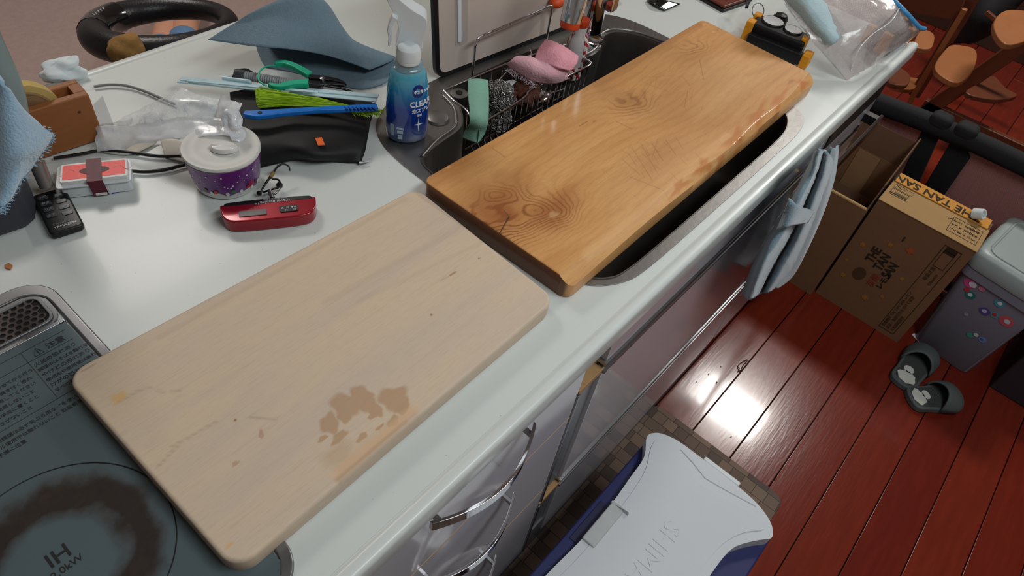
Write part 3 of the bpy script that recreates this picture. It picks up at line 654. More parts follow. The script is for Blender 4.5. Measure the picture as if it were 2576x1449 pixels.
# ------------------------------------------------------------------ faucet
fb = Vector((1.185, .703, .852))
fa = root('faucet', fb, 'chrome kitchen faucet with pull out spray head over the sink', 'faucet')
lathe('base', [(.03, 0), (.03, .006), (.026, .010), (.0235, .02)], fb, chrome, fa)
lathe('column', [(.0225, .005), (.0225, .24), (.020, .25), (0, .252)], fb, chrome, fa)
hb = G(1436, 52, .985); 
tube('spray_head', [hb + Vector((0, 0, .0)), hb + Vector((.012, .006, .05)), hb + Vector((.05, .03, .11)), hb + Vector((.11, .06, .165)), fb + Vector((0, 0, .235))], [.0185, .0195, .018, .016, .014], chrome, fa, n=20, sm=3)
lathe('nozzle_ring', [(.0165, -.012), (.0178, -.010), (.0178, 0.002)], hb, mat('orange_red', (206, 72, 34), .35), fa, axis=(.2, .1, 1))
box('lever', fb.x - .012, fb.x + .012, fb.y - .045, fb.y - .018, .93, 1.06, chrome, fa, bevel=.005, seg=3)
box('blue_mark', fb.x - .030, fb.x - .020, fb.y - .012, fb.y - .002, .866, .872, mat('blue_mark', (40, 40, 160), .4), fa)
# ------------------------------------------------------------------ wire basket
wire = chrome
wb = root('wire_basket', (.95, .7, .76), 'stainless wire basket hooked along the back of the sink', 'basket')
zt = .853
RA, RB, RC, RD = G(1120, 236, zt), G(1212, 312, zt), G(1482, 150, zt), G(1462, 118, zt)
top = [G(1116, 228, zt), G(1140, 252, zt), G(1176, 280, zt), G(1188, 308, zt), G(1204, 312, zt), G(1230, 300, zt), G(1318, 247, zt), G(1332, 228, zt + .004), G(1378, 203, zt + .004), G(1400, 205, zt), G(1480, 166, zt), G(1484, 155, zt), G(1470, 146, zt), G(1466, 132, zt)]
tube('front_rim', top, .0022, wire, wb, sm=3)
tube('rear_rim', [G(1116, 228, zt), G(1180, 200, zt), G(1300, 150, zt), G(1466, 100, zt)], .002, wire, wb)
bot = [p + Vector((0, 0, -.10)) for p in (G(1180, 262, zt), G(1206, 306, zt), G(1478, 162, zt), G(1464, 120, zt))]
tube('base_rim', bot, .0018, wire, wb, closed=True)
def lerp(a, b, t): return a + (b - a) * t
for i in range(20):
    t = i / 19; a = lerp(G(1206, 311, zt), G(1480, 164, zt), t); tube('upright_wire', [a, lerp(bot[1], bot[2], t)], .0011, wire, wb, n=5)
    tube('floor_wire', [lerp(bot[1], bot[2], t), lerp(bot[0], bot[3], t)], .0011, wire, wb, n=5)
for i in range(12):
    t = i / 11; tube('rear_wire', [lerp(G(1180, 200, zt), G(1466, 100, zt), t), lerp(bot[0], bot[3], t)], .0011, wire, wb, n=5)
tube('divider_wire', [G(1245, 212, .853), G(1278, 178, .853), G(1278, 178, .79)], .0016, wire, wb)
# hanging frame in front of the cutting board
q0, q1, q2, q3 = G(1188, 190, .856), G(1212, 98, .91), G(1386, 22, .93), G(1374, 102, .858)
q1 = q0 + Vector((0, 0, .075)); q2 = q3 + Vector((0, 0, .075))
tube('guard_frame', [q0, lerp(q0, q1, .8), lerp(q0, q1, .97) + (q2 - q1) * .02, lerp(q1, q2, .06), lerp(q1, q2, .95), q2, q3], .0024, wire, wb)
# ------------------------------------------------------------------ things in the basket
gs = mat('green_sponge', (140, 188, 166), .9, var=.08, scale=200, bump=.4, bscale=500)
loft('green_sponge', [[G(1177, 204, .885), G(1200, 202, .887), G(1226, 205, .885)], [G(1180, 250, .872), G(1202, 250, .876), G(1227, 250, .872)], [G(1184, 300, .858), G(1205, 300, .862), G(1224, 300, .856)], [G(1175, 322, .83), G(1196, 326, .836), G(1218, 330, .83)], [G(1166, 345, .81), G(1184, 352, .812), G(1203, 358, .81)]], gs, solid=.009, label='pale green cleaning sponge bent over the front wire of the basket', cat='sponge')
def wool(name, C, r, n, wr, m, seed, **k):
    rs = random.Random(seed); parts = []
    for i in range(n):
        d = Vector((rs.gauss(0, 1), rs.gauss(0, 1), rs.gauss(0, 1))).normalized(); p = Vector((d.x * r[0], d.y * r[1], d.z * r[2])) * rs.uniform(.6, 1); c = Vector(C) + p
        s = rs.uniform(.004, .009); a0 = rs.uniform(0, 6); U = Vector((rs.gauss(0, 1), rs.gauss(0, 1), rs.gauss(0, 1))).normalized(); Vv = U.orthogonal().normalized()
        P = [c + U * math.cos(a0 + t * 1.1) * s + Vv * math.sin(a0 + t * 1.1) * s + U.cross(Vv) * t * .0012 for t in range(7)]
        parts.append(tubeg(P, wr, 3))
    v, f = merge(parts); return obj(name, v, f, m, smooth=True, **k)
swm = mat('wool_steel', (170, 168, 165), .3, .9, var=.1)
wool('steel_wool', G(1254, 248, .845), (.026, .026, .030), 900, .00055, swm, 3, label='curly stainless steel scouring pad in the wire basket', cat='scouring pad')
wool('steel_wool', G(1250, 300, .81), (.024, .02, .02), 450, .00055, swm, 4, label='lower curly steel scouring pad beneath the first one, behind the green sponge', cat='scouring pad')
brn = mat('brown_bristle', (92, 50, 34), .8, var=.5, scale=60, bump=.8, bscale=200)
sc_ = blob('coir_scrubber', G(1318, 235, .825), (.032, .026, .024), brn, amp=.35, f=3, sub=4, label='brown coir scrubber in the basket beside the steel wool', cat='scrubber')
bl = root('ladle_bowl', G(1364, 250, .79), 'round shiny metal spoon bowl lying in the basket', 'spoon')
lathe('bowl', [(.001, .018), (.010, .017), (.018, .012), (.022, .004), (.0225, 0), (.021, .0), (.016, .009), (.001, .015)], G(1364, 250, .79), chrome, bl)
tube('stem', [G(1364, 250, .80) + Vector((.02, .005, 0)), G(1420, 225, .80)], .003, chrome, bl)
wp = loft('paper_scrap', [[G(1270, 205, .845), G(1290, 200, .85)], [G(1282, 220, .842), G(1300, 205, .85)]], mat('paper_white', (222, 222, 224), .7), solid=.0006, label='small white paper corner between steel wool and scrubber', cat='paper')
pk = mat('pink_sponge', (244, 188, 198), .92, var=.1, scale=60, bump=.7, bscale=260, sheen=.3); pkp = mat('pink_net', (238, 164, 178), .9, var=.2, scale=120, bump=.8, bscale=300)
ps = root('pink_net_sponge', G(1370, 170, .87), 'pink net scouring sponge folded over the basket with frayed white edge', 'sponge')
loft('pad', [[G(1278, 158, .878), G(1310, 180, .874), G(1345, 200, .868), G(1395, 205, .862), G(1425, 195, .862)], [G(1290, 150, .892), G(1320, 160, .894), G(1350, 175, .892), G(1390, 188, .885), G(1425, 180, .876)], [G(1308, 146, .894), G(1335, 148, .897), G(1352, 155, .896), G(1392, 165, .897), G(1440, 160, .880)]], pk, ps, solid=.010)
loft('folded_flap', [[G(1345, 152, .895), G(1375, 162, .898), G(1405, 172, .898), G(1432, 178, .884)], [G(1356, 125, .905), G(1390, 132, .912), G(1418, 145, .908), G(1448, 160, .888)], [G(1372, 104, .900), G(1395, 110, .906), G(1422, 124, .902), G(1452, 144, .885)]], pkp, ps, solid=.008)
fv = []; rs = random.Random(2)
for i in range(150):
    t = rs.random(); base = lerp(G(1282, 164, .873), G(1345, 205, .864), t) + Vector((rs.gauss(0, .002), rs.gauss(0, .002), rs.gauss(0, .003)))
    fv.append(tubeg([base, base + Vector((rs.gauss(-.004, .003), rs.gauss(-.003, .003), rs.gauss(-.001, .003))), base + Vector((rs.gauss(-.006, .004), rs.gauss(-.004, .004), rs.gauss(-.003, .003)))], .0004, 3))
v, f = merge(fv); obj('frayed_edge', v, f, mat('fray_white', (225, 205, 215), .9), ps, kind='stuff')
tube('loose_thread', [G(1334, 146, .895), G(1336, 132, .905), G(1332, 120, .912)], .0006, pk, ps, sm=3)
# striped bottle under the tap
sbt = G(1436, 190, .80)
stb = root('striped_bottle', sbt, 'clear bottle with red and white striped label below the tap', 'bottle')
lathe('body', [(0, 0), (.020, 0), (.0215, .004), (.0215, .062), (.020, .075), (.016, .088), (.0125, .094), (.0125, .118)], sbt, mat('frosted_bottle', (226, 220, 218), .25, alpha=.75, coat=.4), stb)
stripe_w = mat('stripe_white', (224, 214, 206), .4); stripe_r = mat('stripe_red', (170, 34, 36), .4)
n = 48; V = []; H0, H1 = .004, .098; mm = []
for h in np.linspace(H0, H1, 25):
    r = .0222 if h < .075 else .0222 - (h - .075) * .38
    for k in range(n): a = 2 * math.pi * k / n; V.append(sbt + Vector((r * math.cos(a), r * math.sin(a), h)))
F = []; 
for i in range(24):
    for k in range(n):
        a = k / n * 360
        if 150 < a < 255 and i > 6: continue
        F.append([i * n + k, i * n + (k + 1) % n, (i + 1) * n + (k + 1) % n, (i + 1) * n + k]); mm.append(int(((k / n * 8 + i / 24 * 5) % 1) > .55))
o = obj('striped_label', V, F, [stripe_w, stripe_r], stb, smooth=True); o.data.polygons.foreach_set('material_index', mm)
lathe('orange_cap', [(.0125, .11), (.014, .112), (.014, .124), (0, .124)], sbt, MATS['orange_red'], stb)
blob('orange_scrubber', G(1402, 4, .93), (.018, .014, .012), mat('orange_plastic', (232, 90, 40), .5), amp=.1, label='orange brush head behind the cutting board beside the tap', cat='brush')
# ------------------------------------------------------------------ rear right of the counter
lid = loft('metal_tray', [[G(1626, 2, .853), G(1650, 12, .860), G(1672, 27, .853)], [G(1650, -8, .853), G(1672, 0, .862), G(1712, 10, .853)]], mat('dark_chrome', (70, 76, 72), .12, .9), solid=.0015, label='small dark mirror-like metal tray on the counter behind the sink', cat='tray')
lathe('round_knob_lid', [(0, .012), (.012, .012), (.016, .006), (.016, 0), (0, 0)], G(1537, 2, .851), black_pl, label='small black round lid beside the tap', cat='lid')
wdm = mat('reddish_wood', (108, 50, 36), .35, var=.25, scale=20, stretch=(1, 8, 8))
wt = root('wooden_coaster_tray', (1.64, .63, .85), 'reddish brown wooden tray with raised steps at the rear counter edge', 'tray')
base_ = [tuple(G(*p, .852)[:2]) for p in ((1745, -10), (1818, 31), (1884, 8), (1900, -40), (1820, -60))]
prism('base', base_, .851, .857, black_pl, wt, bevel=.001)
cc_ = np.mean(np.array(base_), axis=0)
prism('upper_plate', [tuple(cc_ + (np.array(p) - cc_) * .93) for p in base_], .857, .864, wdm, wt, bevel=.002)
prism('inner_plate', [tuple(cc_ + (np.array(p) - cc_) * .62) for p in base_], .864, .869, wdm, wt, bevel=.002)
# work lights
yel = mat('yellow_rubber', (226, 150, 24), .55, var=.06)
refl = mat('reflector', (240, 242, 244), .3, .35, var=0)
def work_light(name, P, U, label, det=True, L0=.115, Wd=.060, Ht=.048):
    # P: centre of base, U: long axis direction
    U = Vector(U).normalized(); Vd = Z_.cross(U); P = Vector(P); R_ = root(name, P, label, 'work light')
    def bb(nm, u0, u1, v0, v1, z0, z1, m, par=None, **k):
        c = P + U * (u0 + u1) / 2 + Vd * (v0 + v1) / 2 + Z_ * (z0 + z1) / 2
        return obox(nm, c, U * (u1 - u0) / 2, Vd * (v1 - v0) / 2, Z_ * (z1 - z0) / 2, m, par or R_, **k)
    h = L0 / 2
    bb('housing', -h + .004, h - .006, -Wd / 2, Wd / 2 - .006, .0, Ht, black_pl, bevel=.006, seg=3)
    bb('side_rail', -h + .01, h + .004, -Wd / 2 - .012, -Wd / 2 + .004, .004, Ht * .62, black_pl, bevel=.004, seg=3)
    for (u0, u1, v0, v1, z0, z1) in ((-h - .004, -h + .013, -Wd / 2 - .003, -Wd / 2 + .020, .004, Ht + .002), (h + .000, h + .018, -Wd / 2 - .014, -Wd / 2 + .020, .002, Ht * .66), (h - .018, h - .004, -Wd / 2 + .008, -Wd / 2 + .026, Ht - .012, Ht + .006), (-h - .002, -h + .014, Wd / 2 - .022, Wd / 2 - .002, .01, Ht + .003)):
        bb('rubber_corner', u0, u1, v0, v1, z0, z1, yel, bevel=.003, seg=2)
    if det:
        for uu, r, vv in ((-.024, .0225, .008), (.022, .0185, .004)):
            c = P + U * uu + Vd * vv + Z_ * Ht
            ring = lathe('lamp_bezel', [(r + .002, -.004), (r + .002, .002), (r, .0045), (r - .001, .003)], c, black_pl, R_)
            lathe('reflector', [(r, .004), (r * .55, -.0005), (0.0, -.001)], c, refl, ring)
            for k in range(4 if uu > 0 else 1):
                a = k * 1.57 + .4; q = c + (U * math.cos(a) + Vd * math.sin(a)) * (r * .33 if uu > 0 else 0)
                lathe('led_bulb', [(.0028, 0), (.0028, .003), (0, .0045)], q, white_pl, ring, n=10)
    return R_
pA, pB = G(1843, 130, .852), G(2030, 168, .852)
wl = work_light('work_light', G(1945, 122, .852), G(2036, 168, .852) - G(1848, 92, .852), 'black and yellow folding work light with two round lamps behind the stained board', L0=.132)
tube('lanyard', [G(1876, 20, .90), G(1878, 8, .90), G(1874, -12, .90), G(1886, -22, .90), G(1893, -6, .90), G(1884, 8, .90), G(1880, 20, .90)], .0018, soft_black, wl, sm=4)
tube('key_ring', [G(1907 + 15 * math.cos(a * math.pi / 10), 27 + 19 * math.sin(a * math.pi / 10), .895) for a in range(20)], .001, steel, wl, closed=True)
lathe('swivel_knob', [(.016, 0), (.017, .012), (.012, .02), (0, .022)], G(1958, 58, .875), black_pl, wl)
work_light('work_light', G(2212, 108, .853), G(2310, 60, .852) - G(2180, 150, .852), 'second black and yellow work light half hidden under the zip bag', False, L0=.12)
bpy.context.view_layer.update()
# zip bag with folded cloth
def bag_mat():
    m = mat('clear_mesh_bag', (205, 195, 192), .25, var=.0, alpha=.62, coat=.5); nt = m.node_tree; L = nt.links.new; b = nt.nodes['Principled BSDF']
    tc = N(nt, 'ShaderNodeTexCoord'); ch = N(nt, 'ShaderNodeTexChecker', i_Scale=420.0); L(tc.outputs['Object'], ch.inputs[0])
    mr = N(nt, 'ShaderNodeMapRange', i_3=.62, i_4=.86); L(ch.outputs['Fac'], mr.inputs[0]); L(mr.outputs[0], b.inputs['Alpha'])
    n2 = N(nt, 'ShaderNodeTexNoise', i_Scale=30.0); L(tc.outputs['Object'], n2.inputs['Vector']); bu = N(nt, 'ShaderNodeBump', i_Strength=.5, i_Distance=.01); L(n2.outputs['Fac'], bu.inputs['Height']); L(bu.outputs[0], b.inputs['Normal']); return m
zb = root('zip_bag', G(2130, 150, .853), 'clear netted zip bag with blue zip standing at the far counter corner', 'bag')
bm_ = bag_mat()
loft('front_sheet', [[G(1950, -30, .97), G(2010, 60, .93), G(2075, 140, .89), G(2130, 200, .853)], [G(2060, -40, .985), G(2110, 40, .955), G(2150, 110, .925), G(2172, 178, .865)], [G(2160, -40, .985), G(2195, 10, .98), G(2205, 75, .945), G(2235, 135, .87)], [G(2235, -30, .985), G(2265, 15, .975), G(2290, 50, .955), G(2315, 80, .92)]], bm_, zb, wob=.006, wf=30, solid=0)
loft('rear_sheet', [[G(1950, -30, .96), G(2010, 60, .92), G(2075, 140, .875), G(2130, 200, .852)], [G(2100, -60, .87), G(2160, 30, .86), G(2200, 110, .853), G(2210, 165, .853)], [G(2235, -30, .975), G(2265, 15, .965), G(2290, 50, .945), G(2315, 80, .91)]], mat('bag_film', (215, 215, 218), .2, var=0, alpha=.3), zb, wob=.004, wf=30, solid=0)
tube('zip', [G(2222, -45, .985), G(2243, -5, .98), G(2262, 14, .978), G(2285, 38, .968), G(2312, 68, .945), G(2326, 72, .935)], .0045, mat('blue_zip', (70, 150, 205), .4), zb, n=10, sm=3)
tube('sealed_edge', [G(2128, 200, .853), G(2100, 166, .874), G(2040, 96, .912), G(1975, 10, .955)], .0012, clear, zb, sm=3)
tube('crease', [G(2140, 178, .87), G(2158, 130, .918), G(2190, 90, .946), G(2240, 55, .972), G(2262, 22, .978)], .0011, mat('glossy_crease', (235, 238, 240), .1, coat=1), zb, sm=4)
loft('folded_cloth', [[G(1958, -25, .967), G(2012, 48, .932), G(2068, 112, .900)], [G(2000, -30, .990), G(2050, 40, .957), G(2098, 108, .922)], [G(2045, -30, .986), G(2085, 25, .957), G(2128, 82, .93)]], mat('pale_blue_cloth', (178, 202, 208), .9, var=.08, scale=80, bump=.5, bscale=300), None, wob=.004, wf=60, solid=.005, label='pale blue folded cloth inside the clear zip bag', cat='cloth')
# ------------------------------------------------------------------ left side of the counter
# curved blue grey sheet
fe = mat('blue_grey_felt', (118, 140, 154), .95, var=.12, scale=150, bump=.5, bscale=500)
loft('felt_sheet', [
    [G(668, 168, .852), G(740, 182, .852), G(820, 205, .852), G(905, 224, .852), G(962, 212, .853)],
    [G(645, 118, .862), G(740, 120, .858), G(840, 140, .856), G(930, 168, .856), G(1005, 182, .856)],
    [G(665, 95, .872), G(750, 100, .87), G(850, 112, .868), G(935, 140, .868), G(1012, 158, .868)],
    [G(640, 35, .955), G(735, -8, .975), G(815, 2, .965), G(872, 92, .905), G(1000, 146, .872)],
    [G(585, 62, .945), G(690, 48, .955), G(770, 68, .94), G(858, 118, .90), G(975, 158, .872)],
    [G(524, 100, .925), G(640, 116, .93), G(730, 124, .92), G(830, 142, .89), G(930, 176, .868)]], fe, nu=8, nv=8, solid=.002, label='curled blue grey felt sheet lying on the rear of the counter', cat='felt sheet')
# black pouch
bp = mat('black_vinyl', (13, 12, 13), .62, var=.3, scale=20, bump=.4, bscale=25)
pr = root('black_pouch', G(770, 330, .85), 'black flat pouch with a small orange tag', 'pouch')
loft('body', [[G(575, 240, .868), G(700, 225, .872), G(830, 240, .872), G(942, 268, .866)], [G(590, 320, .872), G(700, 315, .880), G(820, 330, .880), G(930, 335, .866)], [G(610, 380, .868), G(700, 372, .878), G(810, 388, .876), G(920, 375, .862)], [G(628, 424, .852), G(720, 402, .855), G(800, 398, .853), G(905, 412, .852)]], bp, pr, wob=.004, wf=25, solid=.008)
tgc = G(805, 357, .8865); tu = (G(815, 345, .8865) - G(795, 347, .8865)).normalized(); tv = (G(795, 347, .8865) - G(806, 374, .8865)).normalized()
ot = mat('orange_tag', (244, 106, 34), .5)
slab('orange_tag', tgc, tu, tv, [(-.005, -.009), (.005, -.009), (.005, .009), (-.005, .009)], .0015, ot, pr)
tube('metal_tip', [G(903, 409, .856), G(926, 407, .855)], [.003, .0012], steel, pr, n=8)
tube('cord_loop', [G(588, 200, .86), G(598, 182, .868), G(620, 178, .870), G(640, 190, .866)], .004, soft_black, pr, sm=4)
# grey ribbed tube
gt = root('ribbed_hose', G(680, 195, .86), 'grey ribbed flexible hose lying behind the blue plastic strips', 'hose')
A_, B_ = G(612, 190, .880), G(810, 222, .885); n = 170
P = [lerp(A_, B_, i / n) for i in range(n + 1)]; tube('ribbed_sleeve', P, [.0072 + .0009 * math.sin(i * math.pi * 2 / 5) for i in range(n + 1)], mat('rib_grey', (158, 160, 162), .5), gt, n=14)
tube('end_fitting', [G(592, 186, .880), G(616, 190, .880)], .0085, grey_pl, gt, n=14)
# pale blue plastic strips
ls = mat('pale_blue_strip', (200, 230, 238), .3, alpha=.9, var=.03)
sr = root('plastic_strips', G(700, 225, .88), 'bundle of long pale blue clear plastic strips across the black pouch', 'strips')
for i, (a, b_, r) in enumerate((((455, 198, .878), (952, 242, .902), .0050), ((448, 203, .876), (948, 252, .900), .0055), ((470, 202, .882), (800, 232, .902), .0030))):
    A_, B_ = G(*a), G(*b_); d = (B_ - A_); s = d.cross(Z_).normalized() * r
    obox('strip', (A_ + B_) / 2, d / 2, s, Vector((0, 0, .0011)), ls, sr, bevel=.0008)
tube('strip_tube', [G(560, 196, .886), G(630, 205, .89)], .003, ls, sr, n=8)
# green handled nippers
tealm = mat('teal_green', (30, 176, 136), .35)
nr = root('nippers', G(760, 195, .885), 'teal handled nippers with dark metal jaws', 'nippers')
def ribbon(nm, pts, w, m, par, t=.006):
    P = smoothpoly(pts, 4, False); W_ = list(np.interp(np.linspace(0, 1, len(P)), np.linspace(0, 1, len(w)), w)); V = []; F = []
    for i, p in enumerate(P):
        d = (P[min(i + 1, len(P) - 1)] - P[max(i - 1, 0)]).normalized(); s = d.cross(Z_).normalized() * W_[i]
        for a, b_ in ((-1, -1), (1, -1), (1, 1), (-1, 1)): V.append(p + s * a + Z_ * b_ * t / 2)
    for i in range(len(P) - 1):
        for k in range(4): F.append([i * 4 + k, i * 4 + (k + 1) % 4, i * 4 + 4 + (k + 1) % 4, i * 4 + 4 + k])
    F += [[0, 1, 2, 3], [len(V) - 1, len(V) - 2, len(V) - 3, len(V) - 4]]
    return obj(nm, V, F, m, par, bevel=min(.002, t / 3), seg=2)
ribbon('handle', [G(690, 162, .905), G(715, 160, .906), G(745, 170, .906), G(780, 190, .904)], [.004, .0055, .006, .0065], tealm, nr, .009)
ribbon('handle', [G(676, 214, .902), G(700, 219, .902), G(735, 212, .902), G(776, 210, .902)], [.003, .005, .0065, .0075], tealm, nr, .009)
tube('spring_loop', [G(694, 166, .906), G(668, 168, .906), G(651, 184, .904), G(652, 204, .902), G(670, 216, .902)], .0014, tealm, nr, sm=4)
dm = mat('dark_metal', (70, 70, 72), .3, .9)
ribbon('jaw', [G(776, 194, .903), G(815, 198, .901), G(850, 204, .898), G(872, 214, .895)], [.005, .0055, .004, .0015], dm, nr, .006)
ribbon('jaw', [G(776, 208, .903), G(810, 211, .900), G(840, 212, .897), G(868, 216, .895)], [.005, .005, .0035, .0012], dm, nr, .005)
lathe('pivot', [(.0045, -.004), (.0045, .006), (0, .007)], G(812, 204, .902), steel, nr, n=16)
tube('wire_jaw', [G(815, 215, .90), G(858, 222, .895), G(888, 232, .89)], .002, dm, nr, sm=2)
# brush
br = root('cleaning_brush', G(780, 265, .89), 'cleaning brush with lime green bristles and a blue handle', 'brush')
ribbon('handle', [G(613, 287, .902), G(650, 289, .903), G(720, 283, .903), G(800, 277, .902), G(870, 274, .900), G(950, 270, .898)], [.005, .0085, .0058, .005, .0055, .006], mat('brush_blue', (20, 112, 200), .3), br, .008)
lathe('hang_hole', [(.0032, -.0045), (.0032, .0047), (0, .0047)], G(655, 289, .9032), dark_gap, br, n=14)
for i in range(8): box('groove', *(lambda p: (p.x - .0012, p.x + .0012, p.y - .004, p.y + .004))(G(870 + i * 10, 273, .903)), .9005, .9042, mat('brush_blue_dark', (10, 62, 140), .4), br)
rs = random.Random(9); bl1, bl2 = [], []
for i in range(1500):
    t = rs.random(); w = rs.gauss(0, .35); w = max(-1, min(1, w))
    tip = lerp(lerp(G(640, 222, .90), G(646, 268, .888), (w + 1) / 2), lerp(G(655, 221, .902), G(655, 266, .89), (w + 1) / 2), rs.random()) + Vector((0, 0, rs.uniform(-.004, .004)))
    rt = lerp(G(800, 248, .90), G(880, 268, .895), t) + Vector((0, 0, rs.uniform(-.004, .002)))
    mid = lerp(tip, rt, .5) + Vector((rs.gauss(0, .001), rs.gauss(0, .001), rs.gauss(.001, .001)))
    (bl1 if i % 3 else bl2).append(tubeg([tip, mid, rt], .0005, 3))
for i in range(260):
    rt = lerp(G(880, 275, .892), G(948, 275, .892), rs.random()); bl1.append(tubeg([rt, rt + Vector((rs.uniform(0, .012), rs.uniform(-.012, .0), rs.uniform(-.012, 0)))], .0005, 3))
v, f = merge(bl1); obj('bristles', v, f, mat('lime', (158, 200, 26), .5), br, kind='stuff')
v, f = merge(bl2); obj('bristles', v, f, mat('lime_dark', (112, 152, 12), .5), br, kind='stuff')
# clear plastic bag
def film():
    m = mat('clear_film', (240, 243, 246), .16, var=0, alpha=.5, coat=.8, bump=0); nt = m.node_tree; L = nt.links.new; b = nt.nodes['Principled BSDF']
    tc = N(nt, 'ShaderNodeTexCoord'); n2 = N(nt, 'ShaderNodeTexNoise', i_Scale=45.0, i_Detail=4.0, i_Distortion=1.5); L(tc.outputs['Object'], n2.inputs['Vector']); bu = N(nt, 'ShaderNodeBump', i_Strength=.6, i_Distance=.004); L(n2.outputs['Fac'], bu.inputs['Height']); L(bu.outputs[0], b.inputs['Normal'])
    mr = N(nt, 'ShaderNodeMapRange', i_1=.38, i_2=.66, i_3=.30, i_4=.85); L(n2.outputs['Fac'], mr.inputs[0]); L(mr.outputs[0], b.inputs['Alpha']); return m
fl = film()
loft('plastic_bag', [
    [G(240, 318, .875), G(300, 318, .89), G(380, 312, .905), G(450, 300, .915), G(540, 296, .925), G(590, 300, .925)],
    [G(290, 305, .90), G(350, 290, .91), G(410, 262, .93), G(470, 258, .94), G(540, 268, .94), G(600, 285, .935)],
    [G(370, 268, .90), G(410, 240, .92), G(458, 220, .935), G(500, 234, .94), G(550, 246, .94), G(600, 262, .94)]], fl, wob=.007, wf=26, solid=0, label='crumpled clear plastic bag lying over the container lid', cat='plastic bag')
bg = bpy.data.objects['plastic_bag']
fl2 = mat('milky_film', (236, 240, 244), .25, var=.02, alpha=.72, coat=.6, bump=.4, bscale=120)
loft('bag_skirt', [[G(240, 316, .876), G(330, 314, .892), G(430, 300, .91), G(520, 296, .92), G(600, 298, .925)], [G(242, 350, .870), G(320, 345, .88), G(420, 342, .90), G(520, 336, .915), G(610, 330, .92)], [G(240, 386, .855), G(310, 376, .865), G(400, 355, .89), G(500, 346, .912), G(608, 340, .92)]], fl2, bg, wob=.005, wf=60, solid=0)
loft('bag_knot', [[G(552, 240, .94), G(585, 252, .945), G(606, 268, .94)], [G(548, 290, .935), G(580, 300, .945), G(612, 310, .935)], [G(570, 320, .93), G(596, 330, .93), G(618, 335, .925)], [G(596, 350, .92), G(602, 356, .918), G(610, 352, .918)]], fl2, bg, wob=.008, wf=80, solid=0)
# lunch container
zc0 = G(560, 478, .852); lc = G(556, 440, .8515); lc = Vector((lc.x + .012, lc.y + .012, .8515))
cpx = G(556, 372, .91)
lc = Vector((cpx.x, cpx.y, .8515)); Rr = .0535
ct = root('food_container', lc, 'round purple patterned food container with a translucent white lid', 'food container')
cer = mat('ceramic_white', (222, 220, 216), .18, coat=.4, var=.02)
lathe('bowl', [(0, 0), (Rr * .80, 0), (Rr * .84, .003), (Rr * .97, .048), (Rr * .985, .0572), (0, .0572)], lc, cer, ct, n=64)
pur = mat('purple_print', (104, 42, 122), .25, coat=.4, var=.06, scale=60)
def rad(h): return Rr * (.84 + .13 * (h - .003) / .045) + .0004
n = 96; hs = np.linspace(.011, .0560, 6); V = []
for h in hs:
    for k in range(n):
        a = 2 * math.pi * k / n; hh = h + (.002 * math.sin(a * 7) + .0015 * math.sin(a * 13 + 1) if h == hs[0] else 0); V.append(lc + Vector((rad(hh) * math.cos(a), rad(hh) * math.sin(a), hh)))
obj('purple_band', V, [[i * n + k, i * n + (k + 1) % n, (i + 1) * n + (k + 1) % n, (i + 1) * n + k] for i in range(5) for k in range(n)], pur, ct, smooth=True)
def decal(nm, a_deg, h, pts, m, off=.0008):
    vs = []
    for (u, w) in pts:
        a = math.radians(a_deg) + u / Rr; hh = h + w; r = rad(hh) + off; vs.append(lc + Vector((r * math.cos(a), r * math.sin(a), hh)))
    c = sum(vs, Vector()) / len(vs); return obj(nm, vs + [c], [[i, (i + 1) % len(vs), len(vs)] for i in range(len(vs))], m, ct)
circ = lambda r, n=10, e=1: [(r * math.cos(i * 6.283 / n), r * e * math.sin(i * 6.283 / n)) for i in range(n)]
rs = random.Random(4); snow = mat('snow_print', (226, 220, 232), .4)
for i in range(46): decal('snow_dot', -180 + rs.random() * 180 - 20, rs.uniform(.022, .047), circ(rs.uniform(.0005, .0016)), snow)
for a in (-148, -122, -99, -78, -60): decal('print_motif', a, .013, circ(.0028, 10, 1.6), cer, .0010)
for a, c in ((-158, (86, 120, 40)), (-140, (200, 70, 30)), (-112, (60, 130, 70)), (-86, (190, 30, 40)), (-68, (50, 50, 60))): decal('print_motif', a, .017, circ(.0034, 7), mat('motif_%d' % c[0], c, .4), .0012)
for i in range(5): decal('red_stripe', -83 + i * 2.2, .020, [(-.0006, -.005), (.0006, -.005), (.0006, .005), (-.0006, .005)], mat('motif_190', (190, 30, 40), .4), .0014)
lm = mat('milky_lid', (222, 221, 214), .45, trans=.1, coat=0)
lathe('lid', [(0, .0625), (.030, .0625), (.034, .061), (.046, .061), (.0505, .0625), (.0528, .062), (.0538, .0605), (.0538, .0575), (.052, .0573), (0, .0573)], lc, lm, ct, n=64)
hl = G(563, 372, .9175)
lathe('lid_grip', [(0, .004), (.016, .004), (.0185, .002), (.019, -.002)], hl, cer, ct, sx=1, sy=.62, rot=math.radians(-42), n=32)
# luggage scale
sr2 = root('luggage_scale', G(675, 545, .851), 'red digital luggage scale with black top panel and tangled hook', 'luggage scale')
a0, a1 = G(556, 548, .862), G(798, 524, .862); U = (a1 - a0).normalized(); Vv = Z_.cross(U); cs = (G(676, 545, .851)); cs.z = .851
hL = (a1 - a0).length / 2; cs = (a0 + a1) / 2; cs.z = .851
red = mat('red_metallic', (150, 14, 34), .28, .35, coat=.6, var=.03)
pts = smoothpoly([(-hL, .016, 0), (-hL * .985, .003, 0), (-hL * .93, -.010, 0), (-hL * .80, -.0185, 0), (-hL * .5, -.0215, 0), (0, -.022, 0), (hL * .5, -.0215, 0), (hL * .80, -.0185, 0), (hL * .93, -.010, 0), (hL * .985, .003, 0), (hL, .016, 0)], 4, False)
pl = [tuple(p[:2]) for p in pts]
slab('body', cs, U, Vv, pl, .020, red, sr2, bevel=.005, seg=4)
